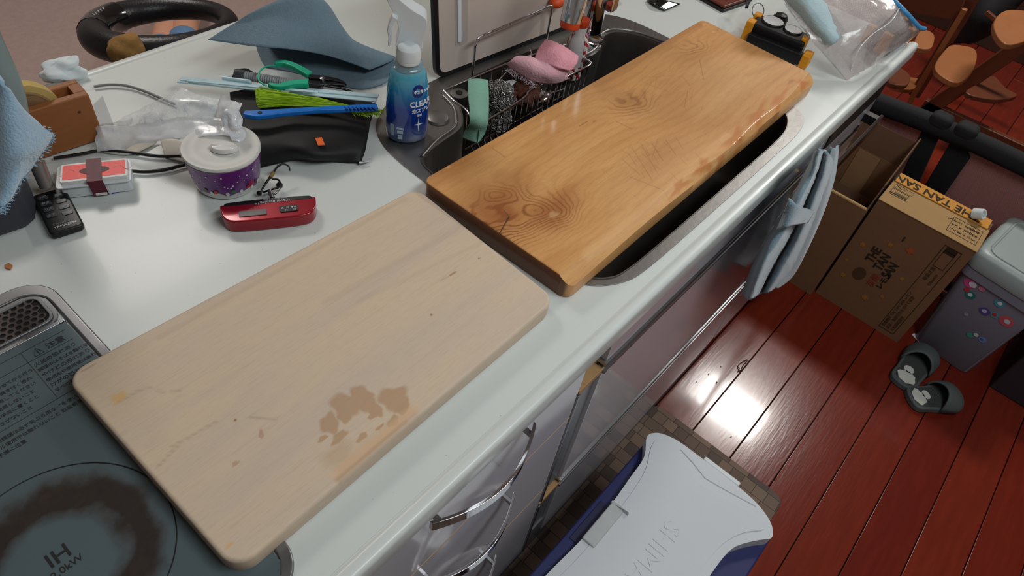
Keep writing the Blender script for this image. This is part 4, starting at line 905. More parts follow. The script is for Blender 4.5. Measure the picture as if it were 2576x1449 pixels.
slab('top_panel', cs + Vector((0, 0, .0)), U, Vv, [(-hL * .97, .010), (hL * .97, .010), (hL * .9, .020), (hL * .5, .0215), (-hL * .5, .0215), (-hL * .9, .020)], .0205, black_pl, sr2, bevel=.003)
zt2 = .0203
def flat(nm, u0, u1, v0, v1, t, m, r=.002, z=zt2): return slab(nm, cs + Vector((0, 0, z)), U, Vv, rrect(u0, u1, v0, v1, r, 4), t, m, sr2)
flat('display', -hL * .62, -hL * .06, -.0125, -.0015, .0008, mat('lcd_grey', (92, 86, 88), .3), .0008)
flat('button_panel', hL * .20, hL * .60, -.0115, .001, .0010, black_pl, .004)
text('Tt▲  SET▼', cs + U * hL * .57 + Vv * -.0035 + Z_ * (zt2 + .0012), -U, -Vv, .0042, silver_ink, sr2, ext=.0001)
text('O      U', cs + U * hL * .55 + Vv * -.0082 + Z_ * (zt2 + .0012), -U, -Vv, .0045, silver_ink, sr2, ext=.0001)
text('travel inspira™', cs + U * hL * .45 + Vv * .0125 + Z_ * .0207, -U, -Vv, .0078, silver_ink, sr2, ext=.0001)
text('Patent No. 1101 / 50kg', cs + U * hL * .40 + Vv * .0185 + Z_ * .0207, -U, -Vv, .0034, silver_ink, sr2, ext=.0001)
tube('strap_post', [cs + U * .004 + Vv * .018 + Z_ * .010, cs + U * .006 + Vv * .034 + Z_ * .010], .0032, black_pl, sr2)
tube('swivel', [G(684, 497, .866), G(678, 478, .870)], .003, steel, sr2)
tube('hook', [G(655, 484, .866), G(668, 462, .872), G(684, 440, .876), G(697, 420, .878), G(712, 413, .878), G(726, 418, .874), G(729, 430, .870)], [.0012, .0018, .0018, .0016, .0012, .001], mat('gunmetal', (52, 50, 48), .35, .9), sr2, sm=4)
tube('hook_sleeve', [G(680, 447, .876), G(688, 434, .877)], .0028, mat('brass_wrap', (132, 110, 52), .5), sr2)
tube('clasp', [G(660, 484, .864), G(686, 476, .868), G(706, 468, .866), G(700, 452, .87), G(684, 450, .872)], .0014, MATS['gunmetal'], sr2, sm=3)
tube('clasp', [G(676, 490, .862), G(692, 488, .864), G(704, 474, .866)], .0015, steel, sr2, sm=3)
blob('knot', G(652, 486, .858), (.004, .004, .004), black_pl, sr2, sub=2); blob('knot', G(703, 466, .860), (.005, .005, .005), black_pl, sr2, sub=2)
# playing card case
cc0 = root('playing_card_case', G(235, 435, .852), 'white plastic case of red backed playing cards with maroon paper band', 'card case')
ca, cb2, cd2 = G(135, 470, .874), G(330, 448, .874), G(140, 420, .874); U = (cb2 - ca).normalized(); Vv = Z_.cross(U); cs = (G(139, 418, .874) + G(334, 452, .874)) / 2; cs.z = .8515
hl_, hw_ = (cb2 - ca).length / 2 - .001, .0245
slab('case', cs, U, Vv, rrect(-hl_ * .92, hl_ * .95, -hw_ * .85, hw_ * .9, .004), .020, white_pl, cc0, bevel=.0015)
slab('case_flange', cs + Z_ * .0195, U, Vv, rrect(-hl_, hl_, -hw_, hw_, .005), .0022, white_pl, cc0, bevel=.0007)
slab('card_deck', cs + Z_ * .0218, U, Vv, rrect(-hl_ * .86, hl_ * .93, -hw_ * .78, hw_ * .8, .003), .0055, mat('card_white', (226, 224, 220), .5), cc0, bevel=.0004)
slab('card_back', cs + Z_ * .0273, U, Vv, rrect(-hl_ * .80, hl_ * .87, -hw_ * .62, hw_ * .65, .002), .0003, mat('card_red', (232, 32, 20), .4, var=.12, scale=90), cc0)
slab('card_emblem', cs + Z_ * .0276, U, Vv, [(hl_ * .04 + .019 * math.cos(a * .3927), .0075 * math.sin(a * .3927)) for a in range(16)], .0003, mat('emblem_brown', (70, 18, 20), .5), cc0)
for sx_ in (-1, 1):
    for k in range(3):
        P = [cs + U * (hl_ * .04 + sx_ * (.024 + t * .004 + k * .004)) + Vv * (math.sin(t * 1.1 + k) * .006) + Z_ * .0277 for t in range(5)]
        tube('filigree', P, .0003, mat('filigree', (240, 150, 130), .5), cc0, n=4, sm=2)
mar = mat('maroon_paper', (92, 24, 42), .5, var=.35, scale=90)
slab('paper_band', cs + Z_ * .0279, U, Vv, [(-.007, -hw_ - .0006), (.012, -hw_ - .0006), (.010, hw_ + .0006), (-.009, hw_ + .0006)], .0004, mar, cc0)
slab('paper_band', cs - Vv * (hw_ + .0008), U, Z_, [(-.005, .002), (.014, .002), (.012, .0285), (-.007, .0285)], -.0004, mar, cc0)
slab('band_label', cs - Vv * (hw_ + .0014), U, Z_, [(-.002, .003), (.012, .003), (.012, .007), (-.002, .007)], -.0003, MATS['card_white'], cc0)
# small printed slip
ps2 = root('printed_slip', G(270, 482, .8505), 'small clear slip with red and blue print beside the card case', 'slip')
sp_ = [tuple(G(*p, .851)[:2]) for p in ((240, 478), (300, 468), (322, 462), (318, 480), (262, 492))]
prism('film', sp_, .8506, .8509, mat('slip_clear', (205, 212, 214), .3, alpha=.8), ps2)
for (c4_, m) in (([(262, 470), (285, 462), (292, 468), (268, 476)], mat('print_blue', (40, 46, 150), .5)), ([(252, 472), (264, 470), (285, 476), (262, 478)], mat('print_red', (196, 60, 78), .5)), ([(280, 484), (301, 479), (302, 483), (282, 488)], MATS['print_blue'])): prism('print_patch', [tuple(G(*p, .851)[:2]) for p in c4_], .8509, .8511, m, ps2)
# remote control
rc_ = root('remote_control', G(148, 525, .852), 'black remote control with eight soft buttons', 'remote control')
ra, rb, rc1, rd = G(88, 487, .862), G(152, 472, .862), G(207, 563, .862), G(130, 592, .862)
cr_ = (ra + rb + rc1 + rd) / 4; V2 = ((ra + rb) / 2 - (rc1 + rd) / 2); H2 = V2.length / 2; V2.normalize(); U2 = V2.cross(Z_); Wr = .0205; cr_.z = .8515
slab('shell', cr_, U2, V2, rrect(-Wr, Wr, -H2, H2, .006), .0105, black_pl, rc_, bevel=.003, seg=3)
kf = mat('key_face', (52, 54, 58), .35)
for r in range(4):
    for c in range(2):
        if r == 3 and False: continue
        u, w = (-.009 if c == 0 else .009), H2 - .012 - r * .0135 - (.004 if c else 0)
        k_ = slab('button', cr_ + Z_ * .0103, U2, V2, rrect(u - .0065, u + .0065, w - .004, w + .004, .002), .0012, kf, rc_, bevel=.0006)
        text(['入切', '風量', '首振', 'タイマー', 'リズム', '左右', '上下', '風'][r * 2 + c][:2], cr_ + U2 * (u - .0045) + V2 * w + Z_ * .0117, U2, V2, .0045, mat('key_print', (150, 155, 160), .5), rc_, ext=.0001)
text('Circulator', cr_ - U2 * .013 - V2 * (H2 - .0165) + Z_ * .0107, U2, V2, .0062, mat('dim_print', (110, 112, 116), .5), rc_, ext=.0001)
text('YAMAZEN', cr_ - U2 * .013 - V2 * (H2 - .010) + Z_ * .0107, U2, V2, .0058, silver_ink, rc_, ext=.0001, bold=.02)
# tape dispenser
tw = mat('dispenser_wood', (150, 92, 48), .55, var=.16, scale=12, stretch=(3, 3, 14), bump=.1)
A0, A1 = G(112, 398, .852), G(264, 348, .852); U = (A1 - A0).normalized(); Vv = Z_.cross(U); Ld = .150; wD = .048; hD = .078
td = root('tape_dispenser', A1 - U * Ld / 2 + Vv * wD / 2, 'wooden block tape dispenser with a roll of tape', 'tape dispenser')
o_ = A1 - U * Ld; o_.z = .8515
def tb(nm, u0, u1, v0, v1, z0, z1, m=tw, **k):
    c = o_ + U * (u0 + u1) / 2 + Vv * (v0 + v1) / 2 + Z_ * (z0 + z1) / 2; return obox(nm, c, U * (u1 - u0) / 2, Vv * (v1 - v0) / 2, Z_ * (z1 - z0) / 2, m, td, **k)
tb('front_wall', 0, Ld, 0, .013, 0, hD, bevel=.0025); tb('rear_wall', 0, Ld, wD - .013, wD, 0, hD, bevel=.0025)
tb('end_block', Ld - .016, Ld, .0128, wD - .0128, 0, hD - .0004, bevel=.001); tb('inner_block', Ld - .062, Ld - .042, .0128, wD - .0128, 0, hD - .004)
tb('base', .002, Ld - .002, .0128, wD - .0128, .0, .012)
for (u, z) in ((.07, .03), (.13, .055)): lathe('wood_knot', [(0, .0006), (.002, .0004), (.0024, 0)], o_ + U * u + Z_ * z - Vv * .0001, mat('knot_dark', (84, 44, 22), .6), td, axis=-Vv, n=10)
rcn = o_ + U * .068 + Vv * (wD / 2) + Z_ * .060
tpm = mat('tape_yellow', (206, 180, 110), .3, alpha=.92)
rp = lathe('tape_roll', [(.039, -.0085), (.048, -.0085), (.048, .0085), (.039, .0085), (.039, -.0085)], rcn, tpm, td, axis=Vv, n=48)
lathe('tape_core', [(.036, -.0088), (.039, -.0088), (.039, .0088), (.036, .0088), (.036, -.0088)], rcn, mat('card_core', (168, 132, 92), .8), td, axis=Vv, n=48)
lathe('spool', [(0, -.009), (.015, -.009), (.015, .009), (0, .009)], rcn - Z_ * .012, tw, td, axis=Vv, n=32)
tissue = blob('tissue', G(168, 176, .862), (.032, .022, .018), mat('tissue_white', (216, 228, 230), .9), amp=.7, f=1.5, sub=4, label='crumpled white tissue behind the tape dispenser', cat='tissue')
# cables and papers
tube('grey_cable', [G(236, 218, .855), G(275, 213, .855), G(320, 216, .855), G(365, 230, .855), G(402, 246, .855), G(440, 262, .855)], .0022, mat('cable_grey', (128, 130, 132), .5), sm=4, label='thin grey cable arcing from the tape dispenser to the plastic bag', cat='cable')
tube('black_cable', [G(135, 398, .855), G(200, 388, .855), G(260, 378, .855), G(330, 384, .855), G(400, 393, .855), G(470, 392, .855)], .0024, black_pl, sm=4, label='black cable running behind the card case toward the food container', cat='cable')
tube('black_cable', [G(332, 430, .855), G(370, 432, .855), G(420, 426, .855), G(475, 412, .855), G(560, 400, .855)], .0026, black_pl, sm=4, label='short black cable between the card case and the food container', cat='cable')
paper = mat('paper_offwhite', (214, 208, 196), .7, var=.03)
prism('thin_paper', [tuple(G(*p, .8515)[:2]) for p in ((235, 262), (258, 240), (285, 310), (285, 345), (360, 350), (385, 352), (340, 385), (260, 372))], .8507, .8513, mat('film_grey', (196, 200, 202), .3, alpha=.55), label='torn grey film sheet beside the tape dispenser', cat='film')
loft('paper_note', [[G(402, 350, .853), G(440, 352, .858), G(462, 360, .856)], [G(415, 395, .852), G(440, 402, .854), G(468, 410, .852)]], paper, solid=.0005, label='small white paper standing behind the food container', cat='paper')
loft('paper_sheet', [[G(240, 330, .854), G(330, 345, .858), G(400, 350, .856)], [G(262, 385, .852), G(330, 388, .854), G(392, 362, .853)]], mat('paper_cream', (206, 200, 186), .7), solid=.0005, label='cream paper lying beneath the clear plastic bag', cat='paper')
# appliance, post and towel at the left edge
ap = root('grey_appliance', G(30, 520, .852), 'dark grey appliance base with a pale upright post at the left edge', 'appliance')
ax = [tuple(G(*p, .852)[:2]) for p in ((-140, 640), (0, 596), (70, 572), (90, 555), (96, 520), (76, 470), (44, 430), (-60, 440), (-160, 520))]
prism('base', ax, .8515, .905, mat('appliance_grey', (58, 60, 68), .45, var=.05), ap, bevel=.006, seg=3)
pp = G(10, 330, .905)
tube('post', [G(46, 400, .90), G(20, 240, 1.0), G(-36, 110, 1.06), G(-80, 0, 1.10)], .019, mat('post_grey_green', (128, 142, 140), .35), ap, n=24, sm=3)
tube('torch', [G(92, 408, .900), G(118, 470, .868)], [.010, .009], mat('silver_blur', (150, 146, 142), .3, .7), n=16, label='silver and pink metal torch leaning beside the blue towel', cat='torch')
bt = mat('pale_blue_towel', (156, 188, 212), .95, var=.08, scale=70, bump=1.0, bscale=350, sheen=.6)
ht = loft('draped_towel', [[G(-60, 150, 1.10), G(-20, 175, 1.12), G(6, 205, 1.12), G(40, 260, 1.09)], [G(-80, 260, 1.03), G(-10, 290, 1.08), G(50, 300, 1.08), G(98, 320, 1.05)], [G(-80, 380, .98), G(-10, 390, 1.04), G(60, 380, 1.05), G(126, 348, 1.02)], [G(-70, 480, .95), G(-20, 470, 1.0), G(40, 425, 1.03), G(85, 400, 1.01)], [G(-60, 580, .93), G(-25, 560, .97), G(2, 525, 1.0), G(28, 480, 1.0)]], bt, wob=.004, wf=30, solid=.006, label='pale blue terry towel hanging at the left edge', cat='towel')
fz = []; rs = random.Random(8)
edge = [G(98, 318, 1.05), G(126, 348, 1.02), G(85, 402, 1.01), G(28, 482, 1.0), G(0, 532, 1.0)]
edge = smoothpoly(edge, 20, False)
for i in range(420):
    p = edge[rs.randrange(len(edge))] + Vector((rs.gauss(0, .002), rs.gauss(0, .002), rs.gauss(0, .002))); fz.append(tubeg([p, p + Vector((rs.uniform(-.002, .004), rs.uniform(-.005, .001), rs.uniform(-.003, .003)))], .0005, 3))
v, f = merge(fz); obj('loop_pile', v, f, bt, ht, kind='stuff')
prism('food_crumb', [tuple(G(*p, .851)[:2]) for p in ((12, 668), (22, 662), (32, 668), (26, 678), (14, 676))], .8505, .8520, mat('crumb_brown', (170, 110, 60), .7), label='tiny brown food crumb on the counter near the cooktop', cat='crumb')
# ------------------------------------------------------------------ steering wheel, cloth and child beyond the counter
sw = root('steering_wheel', (.7, 1.46, .6), 'black leather steering wheel with a glossy emblem patch held behind the counter', 'steering wheel')
cw = G(412, 70, .70); leather = mat('black_leather', (26, 25, 28), .38, var=.25, scale=40, bump=.3, bscale=200)
wu = (G(590, 20, .715) - G(215, 120, .715)).normalized(); wn = Vector((.075, .155, 1)).normalized(); wv = wn.cross(wu).normalized(); wu = wv.cross(wn)
Rw = .138
P = [cw + (wu * math.cos(i * math.pi / 32) + wv * math.sin(i * math.pi / 32) * .93) * Rw for i in range(64)]
tube('rim', P, [.0275 + .005 * math.cos((i - 30) * math.pi / 32) for i in range(64)], leather, sw, n=20, closed=True)
P2 = [cw + (wu * math.cos(a) + wv * math.sin(a) * .93) * Rw for a in np.linspace(1.95, 2.75, 14)]
tube('glossy_patch', P2, [.0335] * 14, mat('patent_black', (18, 18, 20), .15, coat=1), sw, n=20)
pm_ = cw + (wu * math.cos(2.3) + wv * math.sin(2.3) * .93) * Rw + Vector((-.006, -.010, .0335))
tn = (wu * -math.sin(2.3) + wv * math.cos(2.3)).normalized()
text('Disney', pm_ - tn * -.02, -tn, Vector((-tn.y * -1, tn.x * -1, 0)), .016, silver_ink, sw, name='emblem') if False else None
for k, (s, w_) in enumerate(((-.020, .010), (-.009, .006), (.001, .008), (.012, .005), (.021, .007))):
    c = pm_ + tn * s; tube('emblem_stroke', [c - tn * w_ * .5 + wn * .001, c + wn * .0025, c + tn * w_ * .45 + Vector((.003, -.004, .001))], .0011, silver_ink, sw, n=6, sm=2)
wl_ = [cw + (wu * math.cos(a) + wv * math.sin(a) * .93) * (Rw + .0) for a in (0,)]
tcz = G(330, 118, .80)
blob('tan_cloth', G(320, 122, .755), (.036, .026, .03), mat('tan_cloth', (150, 112, 60), .9, var=.2, scale=20, bump=.5), amp=.2, f=1.6, sub=4, label='bunched tan cloth stuck behind the counter against the steering wheel', cat='cloth')
def skin_mesh(name, V, E, R, m, parent=None, sub=2, **k):
    me = bpy.data.meshes.new(name); piv = Vector(wloc(parent)) if parent else Vector((0, 0, 0))
    me.from_pydata([tuple(Vector(v) - piv) for v in V], E, []); me.materials.append(m)
    o = bpy.data.objects.new(name, me); COL.objects.link(o); o.parent = parent
    s = o.modifiers.new('skin', 'SKIN'); s.use_smooth_shade = True
    for i, r in enumerate(R): me.skin_vertices[0].data[i].radius = (r, r)
    me.skin_vertices[0].data[0].use_root = True
    u = o.modifiers.new('sub', 'SUBSURF'); u.levels = sub; u.render_levels = sub
    for a, b_ in k.items(): o[a] = b_
    return o
sk = mat('skin', (206, 150, 122), .6, var=.06, scale=20)
k1, k2 = G(418, 78, .17), G(466, 58, .17); a1_, a2_ = G(440, 14, .09), G(494, 12, .09)
hip = Vector((.86, 1.98, .10))
ch = root('person', (hip.x, hip.y, 0), 'child in blue denim shorts lying on the carpet, bare legs seen through the steering wheel', 'person')
d1 = (a1_ - k1); d1.z = 0; d1.normalize(); d2 = (a2_ - k2); d2.z = 0; d2.normalize()
V = [hip, hip + Vector((-.02, -.15, .0)), hip + Vector((-.04, -.29, .01)), hip + Vector((-.05, -.36, .01)), hip + Vector((-.05, -.44, .01)), hip + Vector((-.06, -.50, .01)),
     hip + Vector((-.06, .03, .0)), lerp(hip, k1, .6) + Vector((-.02, 0, .02)), k1, lerp(k1, a1_, .35), a1_, a1_ + d1 * .05 + Vector((0, 0, .01)), a1_ + d1 * .06 + Vector((0, .02, .09)),
     hip + Vector((.06, .02, .0)), lerp(hip, k2, .6) + Vector((.02, 0, .02)), k2, lerp(k2, a2_, .35), a2_, a2_ + d2 * .05 + Vector((0, 0, .01)), a2_ + d2 * .06 + Vector((0, .02, .09)),
     hip + Vector((-.15, -.29, .01)), hip + Vector((-.22, -.18, -.03)), hip + Vector((-.21, -.06, -.06)), hip + Vector((-.21, -.02, -.06)),
     hip + Vector((.07, -.29, .01)), hip + Vector((.14, -.18, -.03)), hip + Vector((.15, -.06, -.06)), hip + Vector((.15, -.02, -.06))]
E_ = [(0, 1), (1, 2), (2, 3), (3, 4), (4, 5), (0, 6), (6, 7), (7, 8), (8, 9), (9, 10), (10, 11), (11, 12), (0, 13), (13, 14), (14, 15), (15, 16), (16, 17), (17, 18), (18, 19), (2, 20), (20, 21), (21, 22), (22, 23), (2, 24), (24, 25), (25, 26), (26, 27)]
R_ = [.085, .085, .07, .035, .075, .06, .06, .055, .045, .044, .028, .03, .022, .06, .055, .045, .044, .028, .03, .022, .032, .026, .02, .022, .032, .026, .02, .022]
skin_mesh('body', V, E_, R_, sk, ch)
den = mat('denim', (98, 132, 168), .9, var=.2, scale=60, bump=.5, bscale=300)
skin_mesh('denim_shorts', [hip, V[6], V[7], lerp(V[7], k1, .7), V[13], V[14], lerp(V[14], k2, .7), hip + Vector((0, -.01, .08))], [(0, 1), (1, 2), (2, 3), (0, 4), (4, 5), (5, 6), (0, 7)], [.098, .075, .068, .060, .075, .068, .060, .098], den, ch)
skin_mesh('shirt', [V[1] + Vector((0, .02, 0)), V[2], V[2] + Vector((0, -.03, 0)), V[20], lerp(V[20], V[21], .4), V[24], lerp(V[24], V[25], .4)], [(0, 1), (1, 2), (1, 3), (3, 4), (1, 5), (5, 6)], [.098, .082, .05, .042, .038, .042, .038], mat('shirt_grey', (150, 150, 155), .9), ch)
hr = skin_mesh('hair', [V[4] + Vector((0, -.02, .0)), V[5] + Vector((0, -.01, .0))], [(0, 1)], [.08, .07], mat('hair_black', (24, 20, 18), .7), ch)
# ------------------------------------------------------------------ floor things
# mat
def mosaic():
    m = bpy.data.materials.new('mosaic_print'); m.use_nodes = True; nt = m.node_tree; L = nt.links.new; b = nt.nodes['Principled BSDF']
    tc = N(nt, 'ShaderNodeNewGeometry'); mp = N(nt, 'ShaderNodeMapping'); L(tc.outputs['Position'], mp.inputs[0]); mp.inputs['Rotation'].default_value = (0, 0, 1.5708)
    br_ = N(nt, 'ShaderNodeTexBrick', i_Scale=1.0, offset=.5, squash=.6, squash_frequency=2); L(mp.outputs[0], br_.inputs[0])
    br_.inputs['Brick Width'].default_value = .056; br_.inputs['Row Height'].default_value = .033; br_.inputs['Mortar Size'].default_value = .0009; br_.inputs['Mortar Smooth'].default_value = .3
    br_.inputs['Color1'].default_value = lin((78, 64, 58)); br_.inputs['Color2'].default_value = lin((132, 108, 90)); br_.inputs['Mortar'].default_value = lin((52, 42, 36))
    L(br_.outputs['Color'], b.inputs['Base Color']); b.inputs['Roughness'].default_value = .75; return m
prism('kitchen_mat', rrect(-.6, 1.172, -.155, .238, .028), .0002, .008, mosaic(), label='long brown mosaic patterned kitchen mat running under the cooler box', cat='mat', bevel=.002)
# cooler box
nv = mat('navy_plastic', (34, 40, 92), .4, var=.12, scale=12); wh = mat('cooler_white', (206, 210, 214), .42, var=.03, scale=10, bump=.05, bscale=300)
cx0 = .640; co = root('cooler_box', (cx0, 0, .008), 'white lidded navy blue cooler box standing on the kitchen mat', 'cooler box')
def mirror(pts): return pts + [(2 * cx0 - x, y) for x, y in pts[::-1]]
top = [(cx0, .158), (.78, .157), (.868, .156), (.893, .140), (.902, .10), (.904, .03), (.902, -.05), (.895, -.10), (.880, -.130), (.855, -.142), (.79, -.146), (cx0, -.148)]
body = mirror(top[::1])
yc = .005
V = []; nb_ = len(body)
for z, s in ((.010, .90), (.016, .92), (.18, .985), (.262, 1.0), (.266, .998)):
    for x, y in body: V.append((cx0 + (x - cx0) * (1 - (1 - s) * .5), yc + (y - yc) * s, z))
F = [[i * nb_ + k, i * nb_ + (k + 1) % nb_, (i + 1) * nb_ + (k + 1) % nb_, (i + 1) * nb_ + k] for i in range(4) for k in range(nb_)] + [list(range(nb_))[::-1], list(range(4 * nb_, 5 * nb_))]
obj('body', V, F, nv, co, bevel=.006, seg=3)
box('rim_band', cx0 - .25, cx0 + .25, -.1475, .1575, .255, .272, nv, co, bevel=.004, seg=3)
zl = .300
def lidpts(sc=1): return None
half = [(cx0, .124), (.70, .126), (.765, .131), (.812, .134), (.832, .140), (.848, .149), (.862, .157), (.876, .158), (.892, .146), (.902, .125), (.907, .10), (.908, .05), (.9075, -.03), (.904, -.078), (.896, -.108), (.884, -.130), (.868, -.142), (.855, -.143), (.835, -.127), (.80, -.104), (.77, -.094), (.72, -.091), (cx0, -.091)]
half = [tuple(p[:2]) for p in smoothpoly([(a, b_, 0) for a, b_ in half], 3, False)]
lid_o = mirror(half)
prism('lid', lid_o, .268, zl, wh, co, bevel=.007, seg=4)
# raised centre panel and end panels of the lid
h2 = [(cx0, .106), (.74, .110), (.80, .118), (.835, .132), (.862, .14), (.878, .13), (.868, .05), (.855, .02), (.862, -.03), (.878, -.11), (.862, -.125), (.83, -.10), (.79, -.082), (.74, -.074), (cx0, -.074)]
h2 = [tuple(p[:2]) for p in smoothpoly([(a, b_, 0) for a, b_ in h2], 3, False)]
prism('lid_panel', mirror(h2), zl - .002, zl + .0022, wh, co, bevel=.002, seg=3)
e2 = [(.892, .092), (.884, .055), (.872, .018), (.880, -.028), (.894, -.092), (.900, -.06), (.9025, 0), (.900, .06)]
prism('end_panel', e2, zl - .001, zl + .0018, wh, co, bevel=.0015)
prism('end_panel', [(2 * cx0 - x, y) for x, y in e2], zl - .001, zl + .0018, wh, co, bevel=.0015)
for s in (1, -1):
    xh = cx0 + s * (.914 - cx0)
    box('end_latch', min(xh - s * .004, xh + s * .008), max(xh - s * .004, xh + s * .008), -.043, .043, .272, .297, white_pl, co, bevel=.003)
    box('latch_tab', min(xh, xh + s * .012), max(xh, xh + s * .012), -.016, .016, .255, .286, nv, co, bevel=.003)
lg = mat('lid_grey', (186, 188, 188), .45)
box('side_latch', cx0 - .047, cx0 + .052, .098, .1265, zl - .004, zl + .006, lg, co, bevel=.003)
obj('latch_fin', [(cx0 + .050, .128, zl - .006), (cx0 + .056, .128, zl - .006), (cx0 + .056, .128, zl + .004), (cx0 + .050, .128, zl + .004), (cx0 + .050, .088, zl), (cx0 + .056, .088, zl), (cx0 + .053, .09, zl + .012)], [(0, 1, 2, 3), (0, 4, 5, 1), (3, 2, 6), (2, 1, 5, 6), (0, 3, 6, 4), (4, 6, 5)], lg, co)
box('latch_pocket', cx0 - .05, cx0 + .055, .127, .148, .268, .2735, mat('navy_dark', (22, 26, 66), .5), co, bevel=.0015)
box('hinge_block', cx0 - .05, cx0 + .05, -.120, -.092, .27, .290, nv, co, bevel=.003)
text('SHIMANO', (cx0 + .105, .012, zl + .0022), -X_, -Y_, .052, wh, co, name='embossed_letters', ext=.0009, bold=0, align='LEFT')
# cardboard boxes
kb = mat('cardboard', (124, 88, 60), .85, var=.10, scale=30, bump=.1); kb2 = mat('cardboard_inner', (98, 70, 50), .9, var=.1); kbl = mat('cardboard_light', (164, 130, 84), .85, var=.06)
pin = mat('print_dark', (44, 30, 20), .8); pyl = mat('print_yellow', (190, 120, 30), .8); prd = mat('print_red_card', (140, 50, 22), .8)
def carton(nm, x0, x1, y0, y1, h, label, flaps):
    R_ = root(nm, ((x0 + x1) / 2, (y0 + y1) / 2, 0), label, 'cardboard box'); t = .004
    box('front_wall', x0, x0 + t, y0, y1, 0, h, kb, R_); box('rear_wall', x1 - t, x1, y0, y1, 0, h, kb, R_)
    box('side_wall', x0 + t, x1 - t, y0, y0 + t, 0, h, kb, R_); box('side_wall', x0 + t, x1 - t, y1 - t, y1, 0, h, kb, R_)
    box('bottom', x0 + t, x1 - t, y0 + t, y1 - t, 0, t, kb2, R_); return R_
tb_ = carton('tea_carton', 1.922, 2.09, -.183, .096, .398, 'printed brown drinks carton with THE TAN SAN lettering', None)
box('top_flap', 1.920, 2.045, -.184, .097, .399, .402, kbl, tb_, bevel=.001)
o = box('rear_flap', 2.040, 2.092, -.176, .094, .403, .406, mat('cardboard_orange', (196, 136, 52), .8, var=.12, scale=20), tb_)
box('under_flap', 2.045, 2.088, -.182, .094, .396, .399, kb2, tb_)
text('THE TAN SAN', (2.063, -.15, .4066), Y_, -X_, .046, pin, tb_, bold=.02, sx=.86)
def frame_rect(par, O, U, V, w, h, t, m):
    for (a, b_, c, d) in ((0, w, 0, t), (0, w, h - t, h), (0, t, t, h - t), (w - t, w, t, h - t)): slab('print_frame', O, U, V, [(a, c), (b_, c), (b_, d), (a, d)], .0005, m, par)
zt_ = .4023
frame_rect(tb_, Vector((2.022, -.172, zt_)), Y_, -X_, .082, .078, .0012, pin)
for i, s in enumerate(('ペットボトル', '430ml × 24', '炭酸飲料（レモン）')): text(s, (1.966 + (i) * .022 - .002 if False else 1.962 + (2 - i) * 0 + i * .022, -.166, zt_ + .0002), Y_, -X_, (.0125, .0155, .0105)[i] , pin, tb_, bold=.01)
frame_rect(tb_, Vector((2.006, .036, zt_)), Y_, -X_, .05, .034, .0014, pin)
slab('barcode', Vector((1.982, .036, zt_)), Y_, -X_, [(0, 0), (.05, 0), (.05, .004), (0, .004)], .0006, pin, tb_)
box('barcode', 1.985, 1.992, .038, .074, zt_, zt_ + .0006, mat('print_faded', (110, 84, 58), .8), tb_)
frame_rect(tb_, Vector((2.032, .058, zt_)), Y_, -X_, .028, .022, .001, pin); frame_rect(tb_, Vector((2.030, .030, zt_)), Y_, -X_, .026, .020, .001, MATS['print_faded'])
tube('drawn_arrow', [(2.016, .064, zt_ + .0005), (2.022, .072, zt_ + .0005), (2.027, .080, zt_ + .0005)], .0008, pin, tb_, n=4)
# front face print, reading upwards
xf = 1.9212
for i, (s, hgt) in enumerate((('THE', .034), ('TAN', .034), ('SAN', .034))): text(s, (xf, .020 - i * .031, .205 - i * .010), Z_, Y_, .036, pin, tb_, bold=.03, sx=.85)
slab('print_disc', (xf, .022, .150), Z_, Y_, [(.0 + .024 * math.cos(a * .314), .018 * math.sin(a * .314)) for a in range(20)], .0005, mat('print_dim', (78, 54, 32), .8), tb_)
text('炭酸', (xf, -.022, .128), Z_, Y_, .026, prd, tb_); text('レモン', (xf, -.046, .138), Z_, Y_, .022, pin, tb_, bold=.03)
def star(r0, r1, n): return [((r0 if i % 2 else r1) * math.cos(i * math.pi / n), (r0 if i % 2 else r1) * math.sin(i * math.pi / n)) for i in range(2 * n)]
for (y, z, r) in ((.058, .115, .010), (-.030, .085, .012), (.062, .245, .010), (-.080, .21, .008), (-.068, .12, .007), (.0, .29, .009), (.075, .17, .006)):
    slab('print_splash', (xf, y, z), Z_, Y_, star(r, r * .6, 6), .0004, mat('print_yellow_dim', (158, 106, 44), .8), tb_)
slab('print_splash', (xf, -.052, .305), Z_, Y_, star(.014, .008, 5), .0004, mat('print_orange_dim', (166, 78, 36), .8), tb_); text('NEW', (xf, -.020, .318), Z_, Y_, .008, pin, tb_)
frame_rect(tb_, Vector((xf, -.160, .02)), Z_, Y_, .355, .048, .0015, pin)
frame_rect(tb_, Vector((xf, -.150, .30)), Z_, Y_, .060, .030, .0012, pin); slab('barcode', (xf, -.150, .352), Z_, Y_, [(0, 0), (.02, 0), (.02, .03), (0, .03)], .0005, pin, tb_)
for i, s in enumerate(('炭酸飲料 THE TAN SAN レモン', '高温・直射日光をさけて保管', 'お客様相談室')): text(s, (xf, -.122 - i * .014, .028), Z_, Y_, .0115, MATS['print_dim'], tb_)
text('取扱注意', (xf, -.128, .245), Z_, Y_, .013, MATS['print_dim'], tb_); text('430ml×24', (xf, -.146, .235), Z_, Y_, .011, MATS['print_dim'], tb_)
cpj = G(2432, 526, .43)
bc2 = root('bottle_cap', cpj, 'small white plastic spout cap lying on the drinks carton', 'cap')
lathe('cap', [(.011, -.013), (.0155, -.012), (.0155, .012), (.0145, .015), (.010, .015), (.010, .004), (0, .004)], Vector((2.055, -.135, .424)), white_pl, bc2, axis=(-.2, -.75, .55), n=24)
ob_ = carton('open_carton', 1.898, 2.19, .103, .37, .365, 'plain brown cardboard box standing open behind the hanging towel', None)
